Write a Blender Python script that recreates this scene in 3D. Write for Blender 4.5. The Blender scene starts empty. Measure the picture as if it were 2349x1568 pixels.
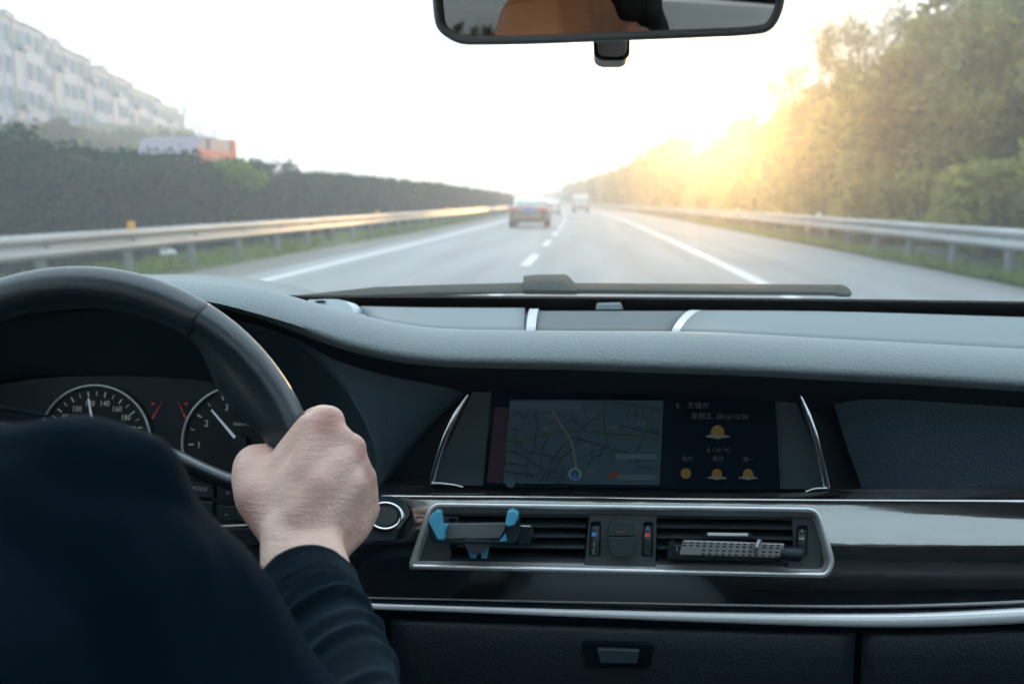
import bpy, bmesh, math, random
import numpy as np
from mathutils import Vector, Matrix, noise

rnd = random.Random(7)
SC = bpy.context.scene
COL = SC.collection
R_ = math.radians
V = Vector

# ------------------------------------------------------------------ camera
CAMZ = 1.20
cam_d = bpy.data.cameras.new('camera')
cam_d.lens = 35.0
cam_d.sensor_width = 36.0
cam_d.clip_start = 0.02
cam_d.clip_end = 4000
cam_d.dof.use_dof = True
cam_d.dof.focus_distance = 0.84
cam_d.dof.aperture_fstop = 7.8
cam = bpy.data.objects.new('camera', cam_d)
COL.objects.link(cam)
PITCH, YAW = 8.03, 4.4
cam.rotation_euler = (R_(90 - PITCH), 0, R_(YAW))
cam.location = (0, 0, CAMZ)
SC.camera = cam
CAMR = cam.rotation_euler.to_matrix()
CAMP = V((0, 0, CAMZ))
KP = 36.0 / 35.0 / 2349.0            # tangent per reference unit (picture 2349 wide)

# ------------------------------------------------------------------ render
SC.render.engine = 'CYCLES'
cy = SC.cycles
cy.use_denoising = True
try:
    cy.denoiser = 'OPENIMAGEDENOISE'
    cy.denoising_input_passes = 'RGB_ALBEDO_NORMAL'
except Exception:
    pass
cy.max_bounces = 8
cy.diffuse_bounces = 4
cy.glossy_bounces = 4
cy.transmission_bounces = 4
cy.volume_bounces = 1
cy.transparent_max_bounces = 24
cy.sample_clamp_indirect = 6
cy.caustics_reflective = False
cy.caustics_refractive = False
SC.view_settings.view_transform = 'Standard'
SC.view_settings.look = 'None'
SC.view_settings.gamma = 1
SC.view_settings.use_curve_mapping = False
SC.view_settings.exposure = 0.85

# ------------------------------------------------------------------ sky, sun
SUN_UV = (1640, 318)
_d = CAMR @ V(((SUN_UV[0] - 1174.5) * KP, (784 - SUN_UV[1]) * KP, -1))
SUN_DIR = _d.normalized()
sun_el = math.asin(SUN_DIR.z)
sun_az = math.atan2(SUN_DIR.x, SUN_DIR.y)
world = bpy.data.worlds.new('World')
SC.world = world
world.use_nodes = True
wn, wl = world.node_tree.nodes, world.node_tree.links
wn.clear()
w_out = wn.new('ShaderNodeOutputWorld')
sky = wn.new('ShaderNodeTexSky')
sky.sky_type = 'NISHITA'
sky.sun_disc = False
sky.sun_elevation = sun_el
sky.sun_rotation = sun_az
sky.air_density = 1.0
sky.dust_density = 3.0
bg1 = wn.new('ShaderNodeBackground')
bg1.inputs['Strength'].default_value = 0.05
wl.new(sky.outputs[0], bg1.inputs['Color'])
bg2 = wn.new('ShaderNodeBackground')           # the even white cloud cover
bg2.inputs['Color'].default_value = (0.74, 0.89, 1.0, 1)
bg2.inputs['Strength'].default_value = 1.55
tc = wn.new('ShaderNodeTexCoord')
dot = wn.new('ShaderNodeVectorMath'); dot.operation = 'DOT_PRODUCT'
dot.inputs[1].default_value = SUN_DIR
wl.new(tc.outputs['Generated'], dot.inputs[0])
pw = wn.new('ShaderNodeMath'); pw.operation = 'POWER'
mx = wn.new('ShaderNodeMath'); mx.operation = 'MAXIMUM'; mx.inputs[1].default_value = 0.0
wl.new(dot.outputs['Value'], mx.inputs[0]); wl.new(mx.outputs[0], pw.inputs[0])
pw.inputs[1].default_value = 90.0
ml = wn.new('ShaderNodeMath'); ml.operation = 'MULTIPLY'; ml.inputs[1].default_value = 2.2
wl.new(pw.outputs[0], ml.inputs[0])
bg3 = wn.new('ShaderNodeBackground')           # the glow of the sun in thin cloud
bg3.inputs['Color'].default_value = (1.0, 0.66, 0.28, 1)
wl.new(ml.outputs[0], bg3.inputs['Strength'])
a1 = wn.new('ShaderNodeMixShader'); a1.inputs[0].default_value = .85; a2 = wn.new('ShaderNodeAddShader')
wl.new(bg1.outputs[0], a1.inputs[1]); wl.new(bg2.outputs[0], a1.inputs[2])
wl.new(a1.outputs[0], a2.inputs[0]); wl.new(bg3.outputs[0], a2.inputs[1])
wl.new(a2.outputs[0], w_out.inputs['Surface'])

sun_d = bpy.data.lights.new('sun', 'SUN')
sun_d.energy = 5.0
sun_d.angle = R_(0.5)
sun_d.color = (1.0, 0.58, 0.20)
sun = bpy.data.objects.new('sun', sun_d)
COL.objects.link(sun)
sun.rotation_euler = (-SUN_DIR).to_track_quat('-Z', 'Y').to_euler()
sun.location = SUN_DIR * 50

# ------------------------------------------------------------------ helpers
def ray(u, v):
    return CAMR @ V(((u - 1174.5) * KP, (784 - v) * KP, -1))

def U(u, v, y):
    d = ray(u, v)
    return CAMP + d * (y / d.y)

def UZ(u, v, z):
    d = ray(u, v)
    return CAMP + d * ((z - CAMZ) / d.z)

def GX(u, d_):                                   # world x,y at image column u, forward distance d_
    r = ray(u, 462); return r.x / r.y * d_

class Plane:
    def __init__(s, o, n):
        s.o = V(o); s.n = V(n).normalized()
        s.r = V((0, 0, 1)).cross(s.n).normalized()
        s.up = s.n.cross(s.r).normalized()
    def P(s, u, v, off=0.0):
        d = ray(u, v)
        o = s.o + s.n * off
        return CAMP + d * ((o - CAMP).dot(s.n) / d.dot(s.n))
    def px(s):                                   # metres for one unit on this plane
        return (s.P(1175 if True else 0, 1000) - s.P(1176, 1000)).length
    def at(s, u, v):                             # metres for one unit near (u,v)
        return (s.P(u, v) - s.P(u + 1, v)).length

def hermite(tab, x):
    """smooth interpolation of [(x, a, b, ...)]"""
    n = len(tab)
    if x <= tab[0][0]: i = 0
    elif x >= tab[-1][0]: i = n - 2
    else:
        i = max(k for k in range(n - 1) if tab[k][0] <= x)
    x0, x1 = tab[i][0], tab[i + 1][0]
    t = (x - x0) / (x1 - x0)
    out = []
    for c in range(1, len(tab[0])):
        y0, y1 = tab[i][c], tab[i + 1][c]
        if t < 0 or t > 1:
            out.append(y0 + (y1 - y0) * t); continue
        def sl(k):
            if k <= 0: return (tab[1][c] - tab[0][c]) / (tab[1][0] - tab[0][0])
            if k >= n - 1: return (tab[-1][c] - tab[-2][c]) / (tab[-1][0] - tab[-2][0])
            return (tab[k + 1][c] - tab[k - 1][c]) / (tab[k + 1][0] - tab[k - 1][0])
        m0, m1 = sl(i) * (x1 - x0), sl(i + 1) * (x1 - x0)
        h = (2*t**3 - 3*t*t + 1) * y0 + (t**3 - 2*t*t + t) * m0 + (-2*t**3 + 3*t*t) * y1 + (t**3 - t*t) * m1
        out.append(h)
    return out[0] if len(out) == 1 else out

def spline(pts, n, closed=False):
    """Catmull-Rom through points (any dimension), n samples per span"""
    P = [tuple(p) for p in pts]; m = len(P); out = []
    spans = m if closed else m - 1
    for i in range(spans):
        g = lambda k: P[k % m] if closed else P[min(max(k, 0), m - 1)]
        p0, p1, p2, p3 = g(i - 1), g(i), g(i + 1), g(i + 2)
        for j in range(n):
            t = j / n
            out.append(tuple(0.5 * (2*b + (c - a) * t + (2*a - 5*b + 4*c - d) * t*t + (-a + 3*b - 3*c + d) * t**3)
                             for a, b, c, d in zip(p0, p1, p2, p3)))
    if not closed: out.append(P[-1])
    return out

def rpoly(pts, r, n=6):
    """round the corners of a closed polygon of (u, v) points"""
    out = []; m = len(pts)
    for i in range(m):
        rr = r[i] if isinstance(r, (list, tuple)) else r
        p = V(pts[i]); a = V(pts[i - 1]); b = V(pts[(i + 1) % m])
        da, db = (a - p), (b - p)
        la, lb = da.length, db.length
        q = min(rr, la * .48, lb * .48)
        s, e = p + da / la * q, p + db / lb * q
        for k in range(n + 1):
            t = k / n
            out.append(tuple(s * (1 - t)**2 + p * 2 * t * (1 - t) + e * t * t))
    return out

class MB:
    def __init__(s): s.v = []; s.f = []
    def add(s, vs, fs):
        b = len(s.v); s.v += [tuple(p) for p in vs]; s.f += [tuple(i + b for i in f) for f in fs]; return s
    def grid(s, rows, closed=False, capped=False):
        n = len(rows[0]); vs = [p for r in rows for p in r]; fs = []
        for i in range(len(rows) - 1):
            for j in range(n if closed else n - 1):
                k = (j + 1) % n
                fs.append((i*n + j, i*n + k, (i+1)*n + k, (i+1)*n + j))
        if capped:
            fs.append(tuple(range(n))[::-1]); fs.append(tuple((len(rows)-1)*n + k for k in range(n)))
        return s.add(vs, fs)
    def box(s, c, size, rot=None):
        c = V(c); hx, hy, hz = [q / 2 for q in size]
        vs = [V((x, y, z)) for x in (-hx, hx) for y in (-hy, hy) for z in (-hz, hz)]
        if rot is not None: vs = [rot @ p for p in vs]
        return s.add([p + c for p in vs], [(0,1,3,2),(4,6,7,5),(0,4,5,1),(2,3,7,6),(0,2,6,4),(1,5,7,3)])
    def prism(s, poly, ext):
        """closed planar 3D polygon pushed along the vector ext"""
        n = len(poly); ext = V(ext)
        a = [V(p) for p in poly]; b = [p + ext for p in a]
        fs = [tuple(range(n)), tuple(range(2*n - 1, n - 1, -1))]
        fs += [(i, i + n, (i + 1) % n + n, (i + 1) % n) for i in range(n)]
        return s.add(a + b, fs)
    def tube(s, path, r, n=10, closed=False, flat=None, upv=None, caps=True):
        """round (or, with flat, elliptical) bar along a path; r may be a list"""
        path = [V(p) for p in path]; m = len(path); rows = []
        prev = None
        for i, p in enumerate(path):
            if closed: t = path[(i + 1) % m] - path[i - 1]
            else: t = path[min(i + 1, m - 1)] - path[max(i - 1, 0)]
            t.normalize()
            if upv is not None: a = V(upv) - t * V(upv).dot(t)
            elif prev is None: a = t.orthogonal()
            else: a = prev - t * prev.dot(t)
            a.normalize(); prev = a; b = t.cross(a)
            rr = r[i] if isinstance(r, (list, tuple)) else r
            fl = flat if flat is not None else 1.0
            rows.append([p + (a * math.cos(k * 2 * math.pi / n) * fl + b * math.sin(k * 2 * math.pi / n)) * rr for k in range(n)])
        if closed: rows.append(rows[0]); 
        return s.grid(rows, closed=True, capped=(caps and not closed))
    def ball(s, c, r, n=10, m=7, sc=(1,1,1)):
        c = V(c); rows = []
        for i in range(m + 1):
            th = math.pi * i / m
            rows.append([c + V((math.sin(th) * math.cos(2*math.pi*k/n) * sc[0], math.sin(th) * math.sin(2*math.pi*k/n) * sc[1], math.cos(th) * sc[2])) * r for k in range(n)])
        return s.grid(rows, closed=True)
    def build(s, name, m, parent=None, smooth=True, bevel=0, seg=2, sub=0, solid=0, label=None, kind=None, auto=40, merge=True):
        me = bpy.data.meshes.new(name)
        me.from_pydata(s.v, [], s.f)
        bm = bmesh.new(); bm.from_mesh(me)
        if merge: bmesh.ops.remove_doubles(bm, verts=bm.verts, dist=1e-6)
        bmesh.ops.recalc_face_normals(bm, faces=bm.faces)
        if smooth:
            for f in bm.faces: f.smooth = True
            for e in bm.edges:
                if len(e.link_faces) == 2 and e.calc_face_angle(0) > R_(auto): e.smooth = False
        bm.to_mesh(me); bm.free()
        me.materials.append(m)
        o = bpy.data.objects.new(name, me)
        COL.objects.link(o)
        if parent is not None:
            o.parent = parent
            if parent.get('_world'): o.location = -V(parent['_world'])
        if solid:
            md = o.modifiers.new('thickness', 'SOLIDIFY'); md.thickness = solid; md.offset = 1 if solid < 0 else -1
            md.thickness = abs(solid)
        if bevel:
            md = o.modifiers.new('bevel', 'BEVEL'); md.width = bevel; md.segments = seg; md.limit_method = 'ANGLE'; md.angle_limit = R_(35)
            md.harden_normals = False
        if sub:
            md = o.modifiers.new('sub', 'SUBSURF'); md.levels = sub; md.render_levels = sub
        if label: o['label'] = label
        if kind: o['kind'] = kind
        return o

def thing(name, label, cat, loc=(0, 0, 0), group=None, world=True):
    """Empty at the base of a thing; with world=True its parts are modelled in world coordinates"""
    o = bpy.data.objects.new(name, None); COL.objects.link(o)
    o.empty_display_size = .05
    o.location = loc
    o['label'] = label; o['category'] = cat
    if group: o['group'] = group
    if world: o['_world'] = tuple(loc)
    return o

def tag(o, label, cat, group=None):
    o['label'] = label; o['category'] = cat
    if group: o['group'] = group
    return o

def dup(root, loc, rz=0, sc=1.0, label=None):
    r = root.copy(); COL.objects.link(r); r.location = loc
    r.rotation_euler = (root.rotation_euler.x, root.rotation_euler.y, rz)
    r.scale = (sc, sc, sc) if not isinstance(sc, tuple) else sc
    if label: r['label'] = label
    for ch in KIDS.get(root.name, []):
        c = ch.copy(); COL.objects.link(c); c.parent = r
        for g in KIDS.get(ch.name, []):
            d = g.copy(); COL.objects.link(d); d.parent = c
    return r
KIDS = {}
def scan(*roots):
    for r in roots:
        KIDS[r.name] = [o for o in COL.objects if o.parent == r]
        for c in KIDS[r.name]: KIDS[c.name] = [o for o in COL.objects if o.parent == c]

def sub(parent, child):
    """make child a sub-part of parent; both are modelled in the same coordinates"""
    child.parent = parent; child.location = (0, 0, 0)
    return child

# ------------------------------------------------------------------ materials
def M(name, col, rough=.5, metal=0.0, spec=.5, bump=None, coat=0.0, coat_r=.05, ior=1.5, emit=None, es=0.0,
      var=None, aniso=None, sheen=0.0, trans=0.0, sss=0.0):
    m = bpy.data.materials.new(name); m.use_nodes = True
    nt = m.node_tree; n, l = nt.nodes, nt.links
    b = n['Principled BSDF']
    b.inputs['Base Color'].default_value = (*col, 1)
    b.inputs['Roughness'].default_value = rough
    b.inputs['Metallic'].default_value = metal
    b.inputs['Specular IOR Level'].default_value = spec
    b.inputs['IOR'].default_value = ior
    b.inputs['Coat Weight'].default_value = coat
    b.inputs['Coat Roughness'].default_value = coat_r
    if sheen:
        b.inputs['Sheen Tint'].default_value = (.35, .60, .85, 1); b.inputs['Sheen Weight'].default_value = sheen; b.inputs['Sheen Roughness'].default_value = .45
    if sss:
        b.inputs['Subsurface Weight'].default_value = sss
        b.inputs['Subsurface Radius'].default_value = (.012, .004, .002); b.inputs['Subsurface Scale'].default_value = .5
    if emit:
        b.inputs['Emission Color'].default_value = (*emit, 1); b.inputs['Emission Strength'].default_value = es
    co = n.new('ShaderNodeTexCoord')
    if var:                                       # (scale, amount, (sx,sy,sz)[, colour2])
        mp = n.new('ShaderNodeMapping'); mp.inputs['Scale'].default_value = var[2] if len(var) > 2 else (1, 1, 1)
        l.new(co.outputs['Object'], mp.inputs[0])
        t = n.new('ShaderNodeTexNoise'); t.inputs['Scale'].default_value = var[0]; t.inputs['Detail'].default_value = 5
        l.new(mp.outputs[0], t.inputs['Vector'])
        cr = n.new('ShaderNodeValToRGB')
        c2 = var[3] if len(var) > 3 else tuple(c * (1 - var[1]) for c in col)
        c1 = tuple(min(1, c * (1 + var[1])) for c in col)
        cr.color_ramp.elements[0].color = (*c2, 1); cr.color_ramp.elements[1].color = (*c1, 1)
        cr.color_ramp.elements[0].position = .35; cr.color_ramp.elements[1].position = .65
        l.new(t.outputs['Fac'], cr.inputs[0]); l.new(cr.outputs[0], b.inputs['Base Color'])
    if bump:                                      # list of (kind, scale, distance, strength[, stretch])
        last = None
        for bb in bump:
            mp = n.new('ShaderNodeMapping'); mp.inputs['Scale'].default_value = bb[4] if len(bb) > 4 else (1, 1, 1)
            l.new(co.outputs['Object'], mp.inputs[0])
            if bb[0] == 'vor':
                t = n.new('ShaderNodeTexVoronoi'); t.feature = 'F1'; t.inputs['Scale'].default_value = bb[1]
                l.new(mp.outputs[0], t.inputs['Vector']); o_ = t.outputs['Distance']
            elif bb[0] == 'wave':
                t = n.new('ShaderNodeTexWave'); t.inputs['Scale'].default_value = bb[1]; t.inputs['Distortion'].default_value = 2
                l.new(mp.outputs[0], t.inputs['Vector']); o_ = t.outputs['Fac']
            else:
                t = n.new('ShaderNodeTexNoise'); t.inputs['Scale'].default_value = bb[1]; t.inputs['Detail'].default_value = 4
                l.new(mp.outputs[0], t.inputs['Vector']); o_ = t.outputs['Fac']
            bn = n.new('ShaderNodeBump'); bn.inputs['Distance'].default_value = bb[2]; bn.inputs['Strength'].default_value = bb[3]
            l.new(o_, bn.inputs['Height'])
            if last: l.new(last.outputs[0], bn.inputs['Normal'])
            last = bn
        l.new(last.outputs[0], b.inputs['Normal'])
    return m

GRAIN = [('vor', 420, .0009, .55), ('noise', 900, .0004, .4)]
FINE = [('noise', 1500, .0003, .35)]
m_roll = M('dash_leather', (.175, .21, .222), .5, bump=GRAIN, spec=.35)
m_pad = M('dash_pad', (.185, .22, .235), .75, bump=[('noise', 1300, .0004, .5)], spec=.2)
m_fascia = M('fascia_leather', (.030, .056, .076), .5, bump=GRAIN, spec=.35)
m_dark = M('dark_plastic', (.005, .016, .029), .45, bump=FINE)
m_dark2 = M('grey_plastic', (.028, .046, .058), .42, bump=FINE)
m_black = M('gloss_black', (.003, .009, .018), .12)
m_cave = M('recess_black', (.002, .007, .014), .8, spec=.1)
m_chrome = M('satin_chrome', (.93, .95, .97), .27, metal=.6)
m_chrome2 = M('polished_chrome', (.80, .84, .88), .10, metal=1.0)
m_alu = M('bright_trim', (.88, .90, .93), .30, metal=.30)
m_padstrip = M('pad_strip', (.42, .45, .48), .5, spec=.4)
m_wheel = M('wheel_leather', (.014, .028, .040), .34, bump=[('vor', 700, .0003, .4)], spec=.85)
m_rubber = M('rubber', (.045, .045, .045), .75)
m_white = M('print_white', (.62, .68, .62), .5, emit=(.62, .70, .62), es=.05)
m_needle = M('needle_white', (.8, .85, .95), .4, emit=(.75, .85, 1), es=.12)
m_red = M('print_red', (.5, .06, .04), .5, emit=(.8, .08, .05), es=.05)
m_blue = M('holder_blue', (.09, .42, .62), .42, bump=FINE)
m_hgrey = M('holder_grey', (.13, .15, .16), .6, bump=[('noise', 700, .0005, .6)])
m_silver = M('freshener_silver', (.36, .37, .38), .38, metal=.55, bump=FINE)

# dark glossy wood veneer under lacquer
def wood():
    m = M('lacquered_wood', (.012, .018, .026), .16, coat=1.0, coat_r=.05)
    nt = m.node_tree; n, l = nt.nodes, nt.links; b = n['Principled BSDF']
    b.inputs['Specular IOR Level'].default_value = 1.0; b.inputs['IOR'].default_value = 1.7
    b.inputs['Coat IOR'].default_value = 3.4
    co = n.new('ShaderNodeTexCoord'); mp = n.new('ShaderNodeMapping'); mp.inputs['Scale'].default_value = (1.3, 22, 22)
    t = n.new('ShaderNodeTexNoise'); t.inputs['Scale'].default_value = 14; t.inputs['Detail'].default_value = 9; t.inputs['Distortion'].default_value = .6
    cr = n.new('ShaderNodeValToRGB')
    cr.color_ramp.elements[0].color = (.004, .007, .012, 1); cr.color_ramp.elements[1].color = (.05, .045, .045, 1)
    cr.color_ramp.elements[0].position = .4; cr.color_ramp.elements[1].position = .75
    l.new(co.outputs['Object'], mp.inputs[0]); l.new(mp.outputs[0], t.inputs[0]); l.new(t.outputs['Fac'], cr.inputs[0])
    l.new(cr.outputs[0], b.inputs['Base Color'])
    mp2 = n.new('ShaderNodeMapping'); mp2.inputs['Scale'].default_value = (1, 6, 6)
    t2 = n.new('ShaderNodeTexNoise'); t2.inputs['Scale'].default_value = 9; t2.inputs['Detail'].default_value = 4
    l.new(co.outputs['Object'], mp2.inputs[0]); l.new(mp2.outputs[0], t2.inputs[0])
    bn = n.new('ShaderNodeBump'); bn.inputs['Distance'].default_value = .004; bn.inputs['Strength'].default_value = .035
    l.new(t2.outputs['Fac'], bn.inputs['Height']); l.new(bn.outputs[0], b.inputs['Coat Normal'])
    return m
m_wood = wood()

def glassmat(name, tint=(.97, .985, .98), dens=0.0, refl=.5):
    m = bpy.data.materials.new(name); m.use_nodes = True
    n, l = m.node_tree.nodes, m.node_tree.links; n.clear()
    out = n.new('ShaderNodeOutputMaterial')
    tr = n.new('ShaderNodeBsdfTransparent'); tr.inputs[0].default_value = (*tint, 1)
    gl = n.new('ShaderNodeBsdfGlossy'); gl.inputs['Roughness'].default_value = .02
    fr = n.new('ShaderNodeFresnel'); fr.inputs[0].default_value = 1.45
    mu = n.new('ShaderNodeMath'); mu.operation = 'MULTIPLY'; mu.inputs[1].default_value = refl
    l.new(fr.outputs[0], mu.inputs[0])
    mi = n.new('ShaderNodeMixShader')
    l.new(mu.outputs[0], mi.inputs[0]); l.new(tr.outputs[0], mi.inputs[1]); l.new(gl.outputs[0], mi.inputs[2])
    l.new(mi.outputs[0], out.inputs['Surface'])
    if dens:                                      # added forward scattering in the pane, imitates the flare round the sun
        vs = n.new('ShaderNodeVolumeScatter')
        vs.inputs['Color'].default_value = (1, 1, 1, 1)
        vs.inputs['Density'].default_value = dens
        vs.inputs['Anisotropy'].default_value = .92
        l.new(vs.outputs[0], out.inputs['Volume'])
    return m
m_wind = glassmat('flare_windscreen', dens=9.0, refl=.10)  # scattering added to spread the sun's glow
m_glass = glassmat('window_glass', (.90, .94, .94))

def leafmat(name, c1, c2, tr=.35):
    m = bpy.data.materials.new(name); m.use_nodes = True
    n, l = m.node_tree.nodes, m.node_tree.links; n.clear()
    out = n.new('ShaderNodeOutputMaterial')
    geo = n.new('ShaderNodeObjectInfo'); co = n.new('ShaderNodeTexCoord')
    t = n.new('ShaderNodeTexNoise'); t.inputs['Scale'].default_value = 1.1; t.inputs['Detail'].default_value = 3
    l.new(co.outputs['Object'], t.inputs[0])
    ad = n.new('ShaderNodeMath'); ad.operation = 'MULTIPLY_ADD'; ad.inputs[1].default_value = .35; 
    l.new(geo.outputs['Random'], ad.inputs[0]); l.new(t.outputs['Fac'], ad.inputs[2])
    cr = n.new('ShaderNodeValToRGB')
    cr.color_ramp.elements[0].color = (*c1, 1); cr.color_ramp.elements[1].color = (*c2, 1)
    cr.color_ramp.elements[0].position = .46; cr.color_ramp.elements[1].position = .80
    l.new(ad.outputs[0], cr.inputs[0])
    d = n.new('ShaderNodeBsdfDiffuse'); tl = n.new('ShaderNodeBsdfTranslucent')
    l.new(cr.outputs[0], d.inputs[0]); l.new(cr.outputs[0], tl.inputs[0])
    mi = n.new('ShaderNodeMixShader'); mi.inputs[0].default_value = tr
    l.new(d.outputs[0], mi.inputs[1]); l.new(tl.outputs[0], mi.inputs[2])
    l.new(mi.outputs[0], out.inputs['Surface'])
    return m
m_leaf = leafmat('leaf_green', (.050, .058, .024), (.29, .28, .085))
m_leaf2 = leafmat('leaf_olive', (.065, .066, .028), (.36, .32, .105))
m_leaf3 = leafmat('leaf_pale', (.10, .12, .05), (.30, .32, .13))
m_leaf4 = leafmat('leaf_airy', (.07, .085, .04), (.13, .15, .07), .25)
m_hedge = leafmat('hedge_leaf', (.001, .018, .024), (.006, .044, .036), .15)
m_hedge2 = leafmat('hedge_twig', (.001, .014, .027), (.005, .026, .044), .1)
m_brown = leafmat('scrub_brown', (.075, .075, .060), (.13, .125, .095), .2)
m_bark = M('bark', (.09, .07, .055), .9, bump=[('noise', 20, .02, .6)])

# ================================================================== SETTING
def cx(y):                                         # the road bends gently to the left
    return 0.0 if y < 20 else -((y - 20) ** 2) / (2 * 2600.0)

YS = [-40 + 4 * i for i in range(60)] + [200 + 12 * i for i in range(50)]
def strip(name, x0, x1, z, m, kind='structure', ys=YS, nx=1, zf=None):
    b = MB()
    rows = []
    for y in ys:
        row = []
        for k in range(nx + 1):
            x = x0 + (x1 - x0) * k / nx
            row.append((x + cx(y), y, z if zf is None else zf(x, y)))
        rows.append(row)
    b.grid(rows)
    o = b.build(name, m, smooth=True)
    o['kind'] = kind
    return o

m_asph = M('asphalt', (.21, .215, .225), .6, spec=.5, var=(1.3, .20, (1, .05, 1)), bump=[('noise', 60, .01, .25)])
m_asph2 = M('asphalt_shoulder', (.17, .165, .155), .8, var=(.9, .14, (1, .15, 1)), bump=[('noise', 60, .01, .25)])
m_line = M('road_paint', (.62, .62, .62), .6)
m_grass = M('verge_grass', (.085, .115, .045), .9, var=(2.2, .5, (1, 1, 1), (.12, .11, .07)), bump=[('noise', 14, .1, .6)])
m_soil = M('hill_soil', (.10, .10, .07), .95, var=(.2, .35), bump=[('noise', 3, .3, .6)])

ground = MB().add([(-620, -220, -.08), (620, -220, -.08), (620, 1250, -.08), (-620, 1250, -.08)], [(0, 1, 2, 3)]).build('ground', m_soil)
ground['kind'] = 'structure'
strip('road', -5.6, 6.05, 0.0, m_asph)
strip('road_shoulder', -6.75, -5.6, -0.004, m_asph2)
strip('edge_line_left', -5.05, -4.85, .004, m_line)
strip('edge_line_right', 2.45, 2.66, .004, m_line)
strip('opposite_road', -24, -12.2, -.01, m_asph)
strip('median_verge', -12.2, -6.75, -.01, m_grass)
m_bank = M('bank_earth', (.05, .058, .028), .95, var=(2.2, .5))
def bank(x, y): return -.03 + max(0, (x - 7.4)) * .16 if x < 20 else -.03 + 12.6 * .16
strip('right_verge', 6.05, 30, 0, m_bank, nx=8, zf=bank)
b = MB()
for i in range(-2, 60):
    y0 = 18.7 + 8.45 * i
    y1 = y0 + 4.0
    q = [(-1.29, y0), (-1.11, y0), (-1.11, y1), (-1.29, y1)]
    MBv = [(x + cx(y), y, .004) for x, y in q]
    b.add(MBv, [(0, 1, 2, 3)])
o = b.build('lane_dashes', m_line); o['kind'] = 'structure'

def sstep(a, b_, x):
    t = min(1, max(0, (x - a) / (b_ - a))); return t * t * (3 - 2 * t)
def hillz(x, y):
    f = 1 - sstep(190, 330, y)
    g = sstep(-40, 20, y) if y < 20 else 1
    h = hermite([(-140, 15), (-90, 14.5), (-56, 13), (-45, 9.2), (-33, 4.5), (-25, .6), (-22, 0)], x)
    f *= .62 + .38 * sstep(70, 185, y)
    if y > 30: f *= sstep(.33, .41, -x / y)
    return -.06 + h * f * (.5 + .5 * g) + .5 * f * noise.noise(V((x * .08, y * .08, 3))) * sstep(-24, -34, x)
hx = [-22, -25, -29, -33, -38, -43, -48, -53, -58, -64, -74, -90, -120, -150]
b = MB(); b.grid([[(x, y, hillz(x, y)) for x in hx] for y in range(-40, 345, 9)])
hill = b.build('hill', m_soil); hill['kind'] = 'structure'

# ------------------------------------------------------------------ foliage
def leaves(name, ctr, size, m, parent=None, kind=None, seed=1, flat=.0):
    rng = np.random.default_rng(seed)
    ctr = np.asarray(ctr, dtype=np.float64); n = len(ctr)
    size = np.broadcast_to(np.asarray(size, dtype=np.float64), (n,))
    a = rng.normal(size=(n, 3)); a /= np.linalg.norm(a, axis=1)[:, None]
    c = rng.normal(size=(n, 3)); c -= a * (a * c).sum(1)[:, None]; c /= np.linalg.norm(c, axis=1)[:, None]
    s = size[:, None]
    v = np.empty((n, 4, 3))
    v[:, 0] = ctr - a * s; v[:, 1] = ctr + c * s * .5; v[:, 2] = ctr + a * s; v[:, 3] = ctr - c * s * .5
    me = bpy.data.meshes.new(name)
    me.vertices.add(n * 4); me.vertices.foreach_set('co', v.reshape(-1))
    me.loops.add(n * 4); me.loops.foreach_set('vertex_index', np.arange(n * 4, dtype=np.int32))
    me.polygons.add(n); me.polygons.foreach_set('loop_start', np.arange(0, n * 4, 4, dtype=np.int32))
    me.polygons.foreach_set('loop_total', np.full(n, 4, dtype=np.int32))
    me.update(calc_edges=True)
    me.materials.append(m)
    o = bpy.data.objects.new(name, me); COL.objects.link(o)
    if parent is not None: o.parent = parent
    if kind: o['kind'] = kind
    return o

def crown_pts(seed, rx, rz, z0, clumps, per, cr=(.5, .95), low=0.0):
    rng = np.random.default_rng(seed); P = []
    for k in range(clumps):
        d = rng.normal(size=3); d /= np.linalg.norm(d)
        q = rng.uniform(.25, 1) ** .5
        c = np.array([d[0] * rx * q, d[1] * rx * q, z0 + d[2] * rz * q])
        if c[2] < low: c[2] = low + rng.uniform(0, .6)
        r = rng.uniform(*cr)
        e = rng.normal(size=(per, 3)); e /= np.linalg.norm(e, axis=1)[:, None]
        e *= (r * rng.uniform(.55, 1.05, size=per))[:, None]; e[:, 2] *= .7
        P.append(c + e)
    return np.concatenate(P)

def trunk_mb(h, r, seed, limbs=6, spread=1.4, start=.3):
    rr = random.Random(seed); b = MB()
    p = [(0, 0, -.3)]
    for i in range(1, 7): p.append((p[-1][0] + rr.uniform(-.1, .1), p[-1][1] + rr.uniform(-.1, .1), h * i / 6))
    b.tube(p, [r * (1 - .75 * i / 6) for i in range(7)], n=8)
    for k in range(limbs):
        t = start + (1 - start) * k / limbs
        i = min(5, int(t * 6)); s = V(p[i]); a = rr.uniform(0, 6.28)
        L = spread * (1.2 - t * .6)
        e = s + V((math.cos(a) * L, math.sin(a) * L, L * rr.uniform(.5, 1.0)))
        mid = (s + e) / 2 + V((0, 0, -.1 * L))
        b.tube([s, mid, e], [r * .4, r * .25, r * .08], n=6)
    return b

def tree(name, label, group, m, seed, h, rx, rz, zc, clumps, per, leaf, loc, low=.1, cr=(.5, .95)):
    t = thing(name, label, 'tree', loc, group, world=False)
    trunk_mb(h * .8, .14, seed).build('trunk', m_bark, t)
    leaves('crown', crown_pts(seed, rx, rz, zc, clumps, per, cr, low), leaf * 1.0, m, t, seed=seed)
    return t

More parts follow.
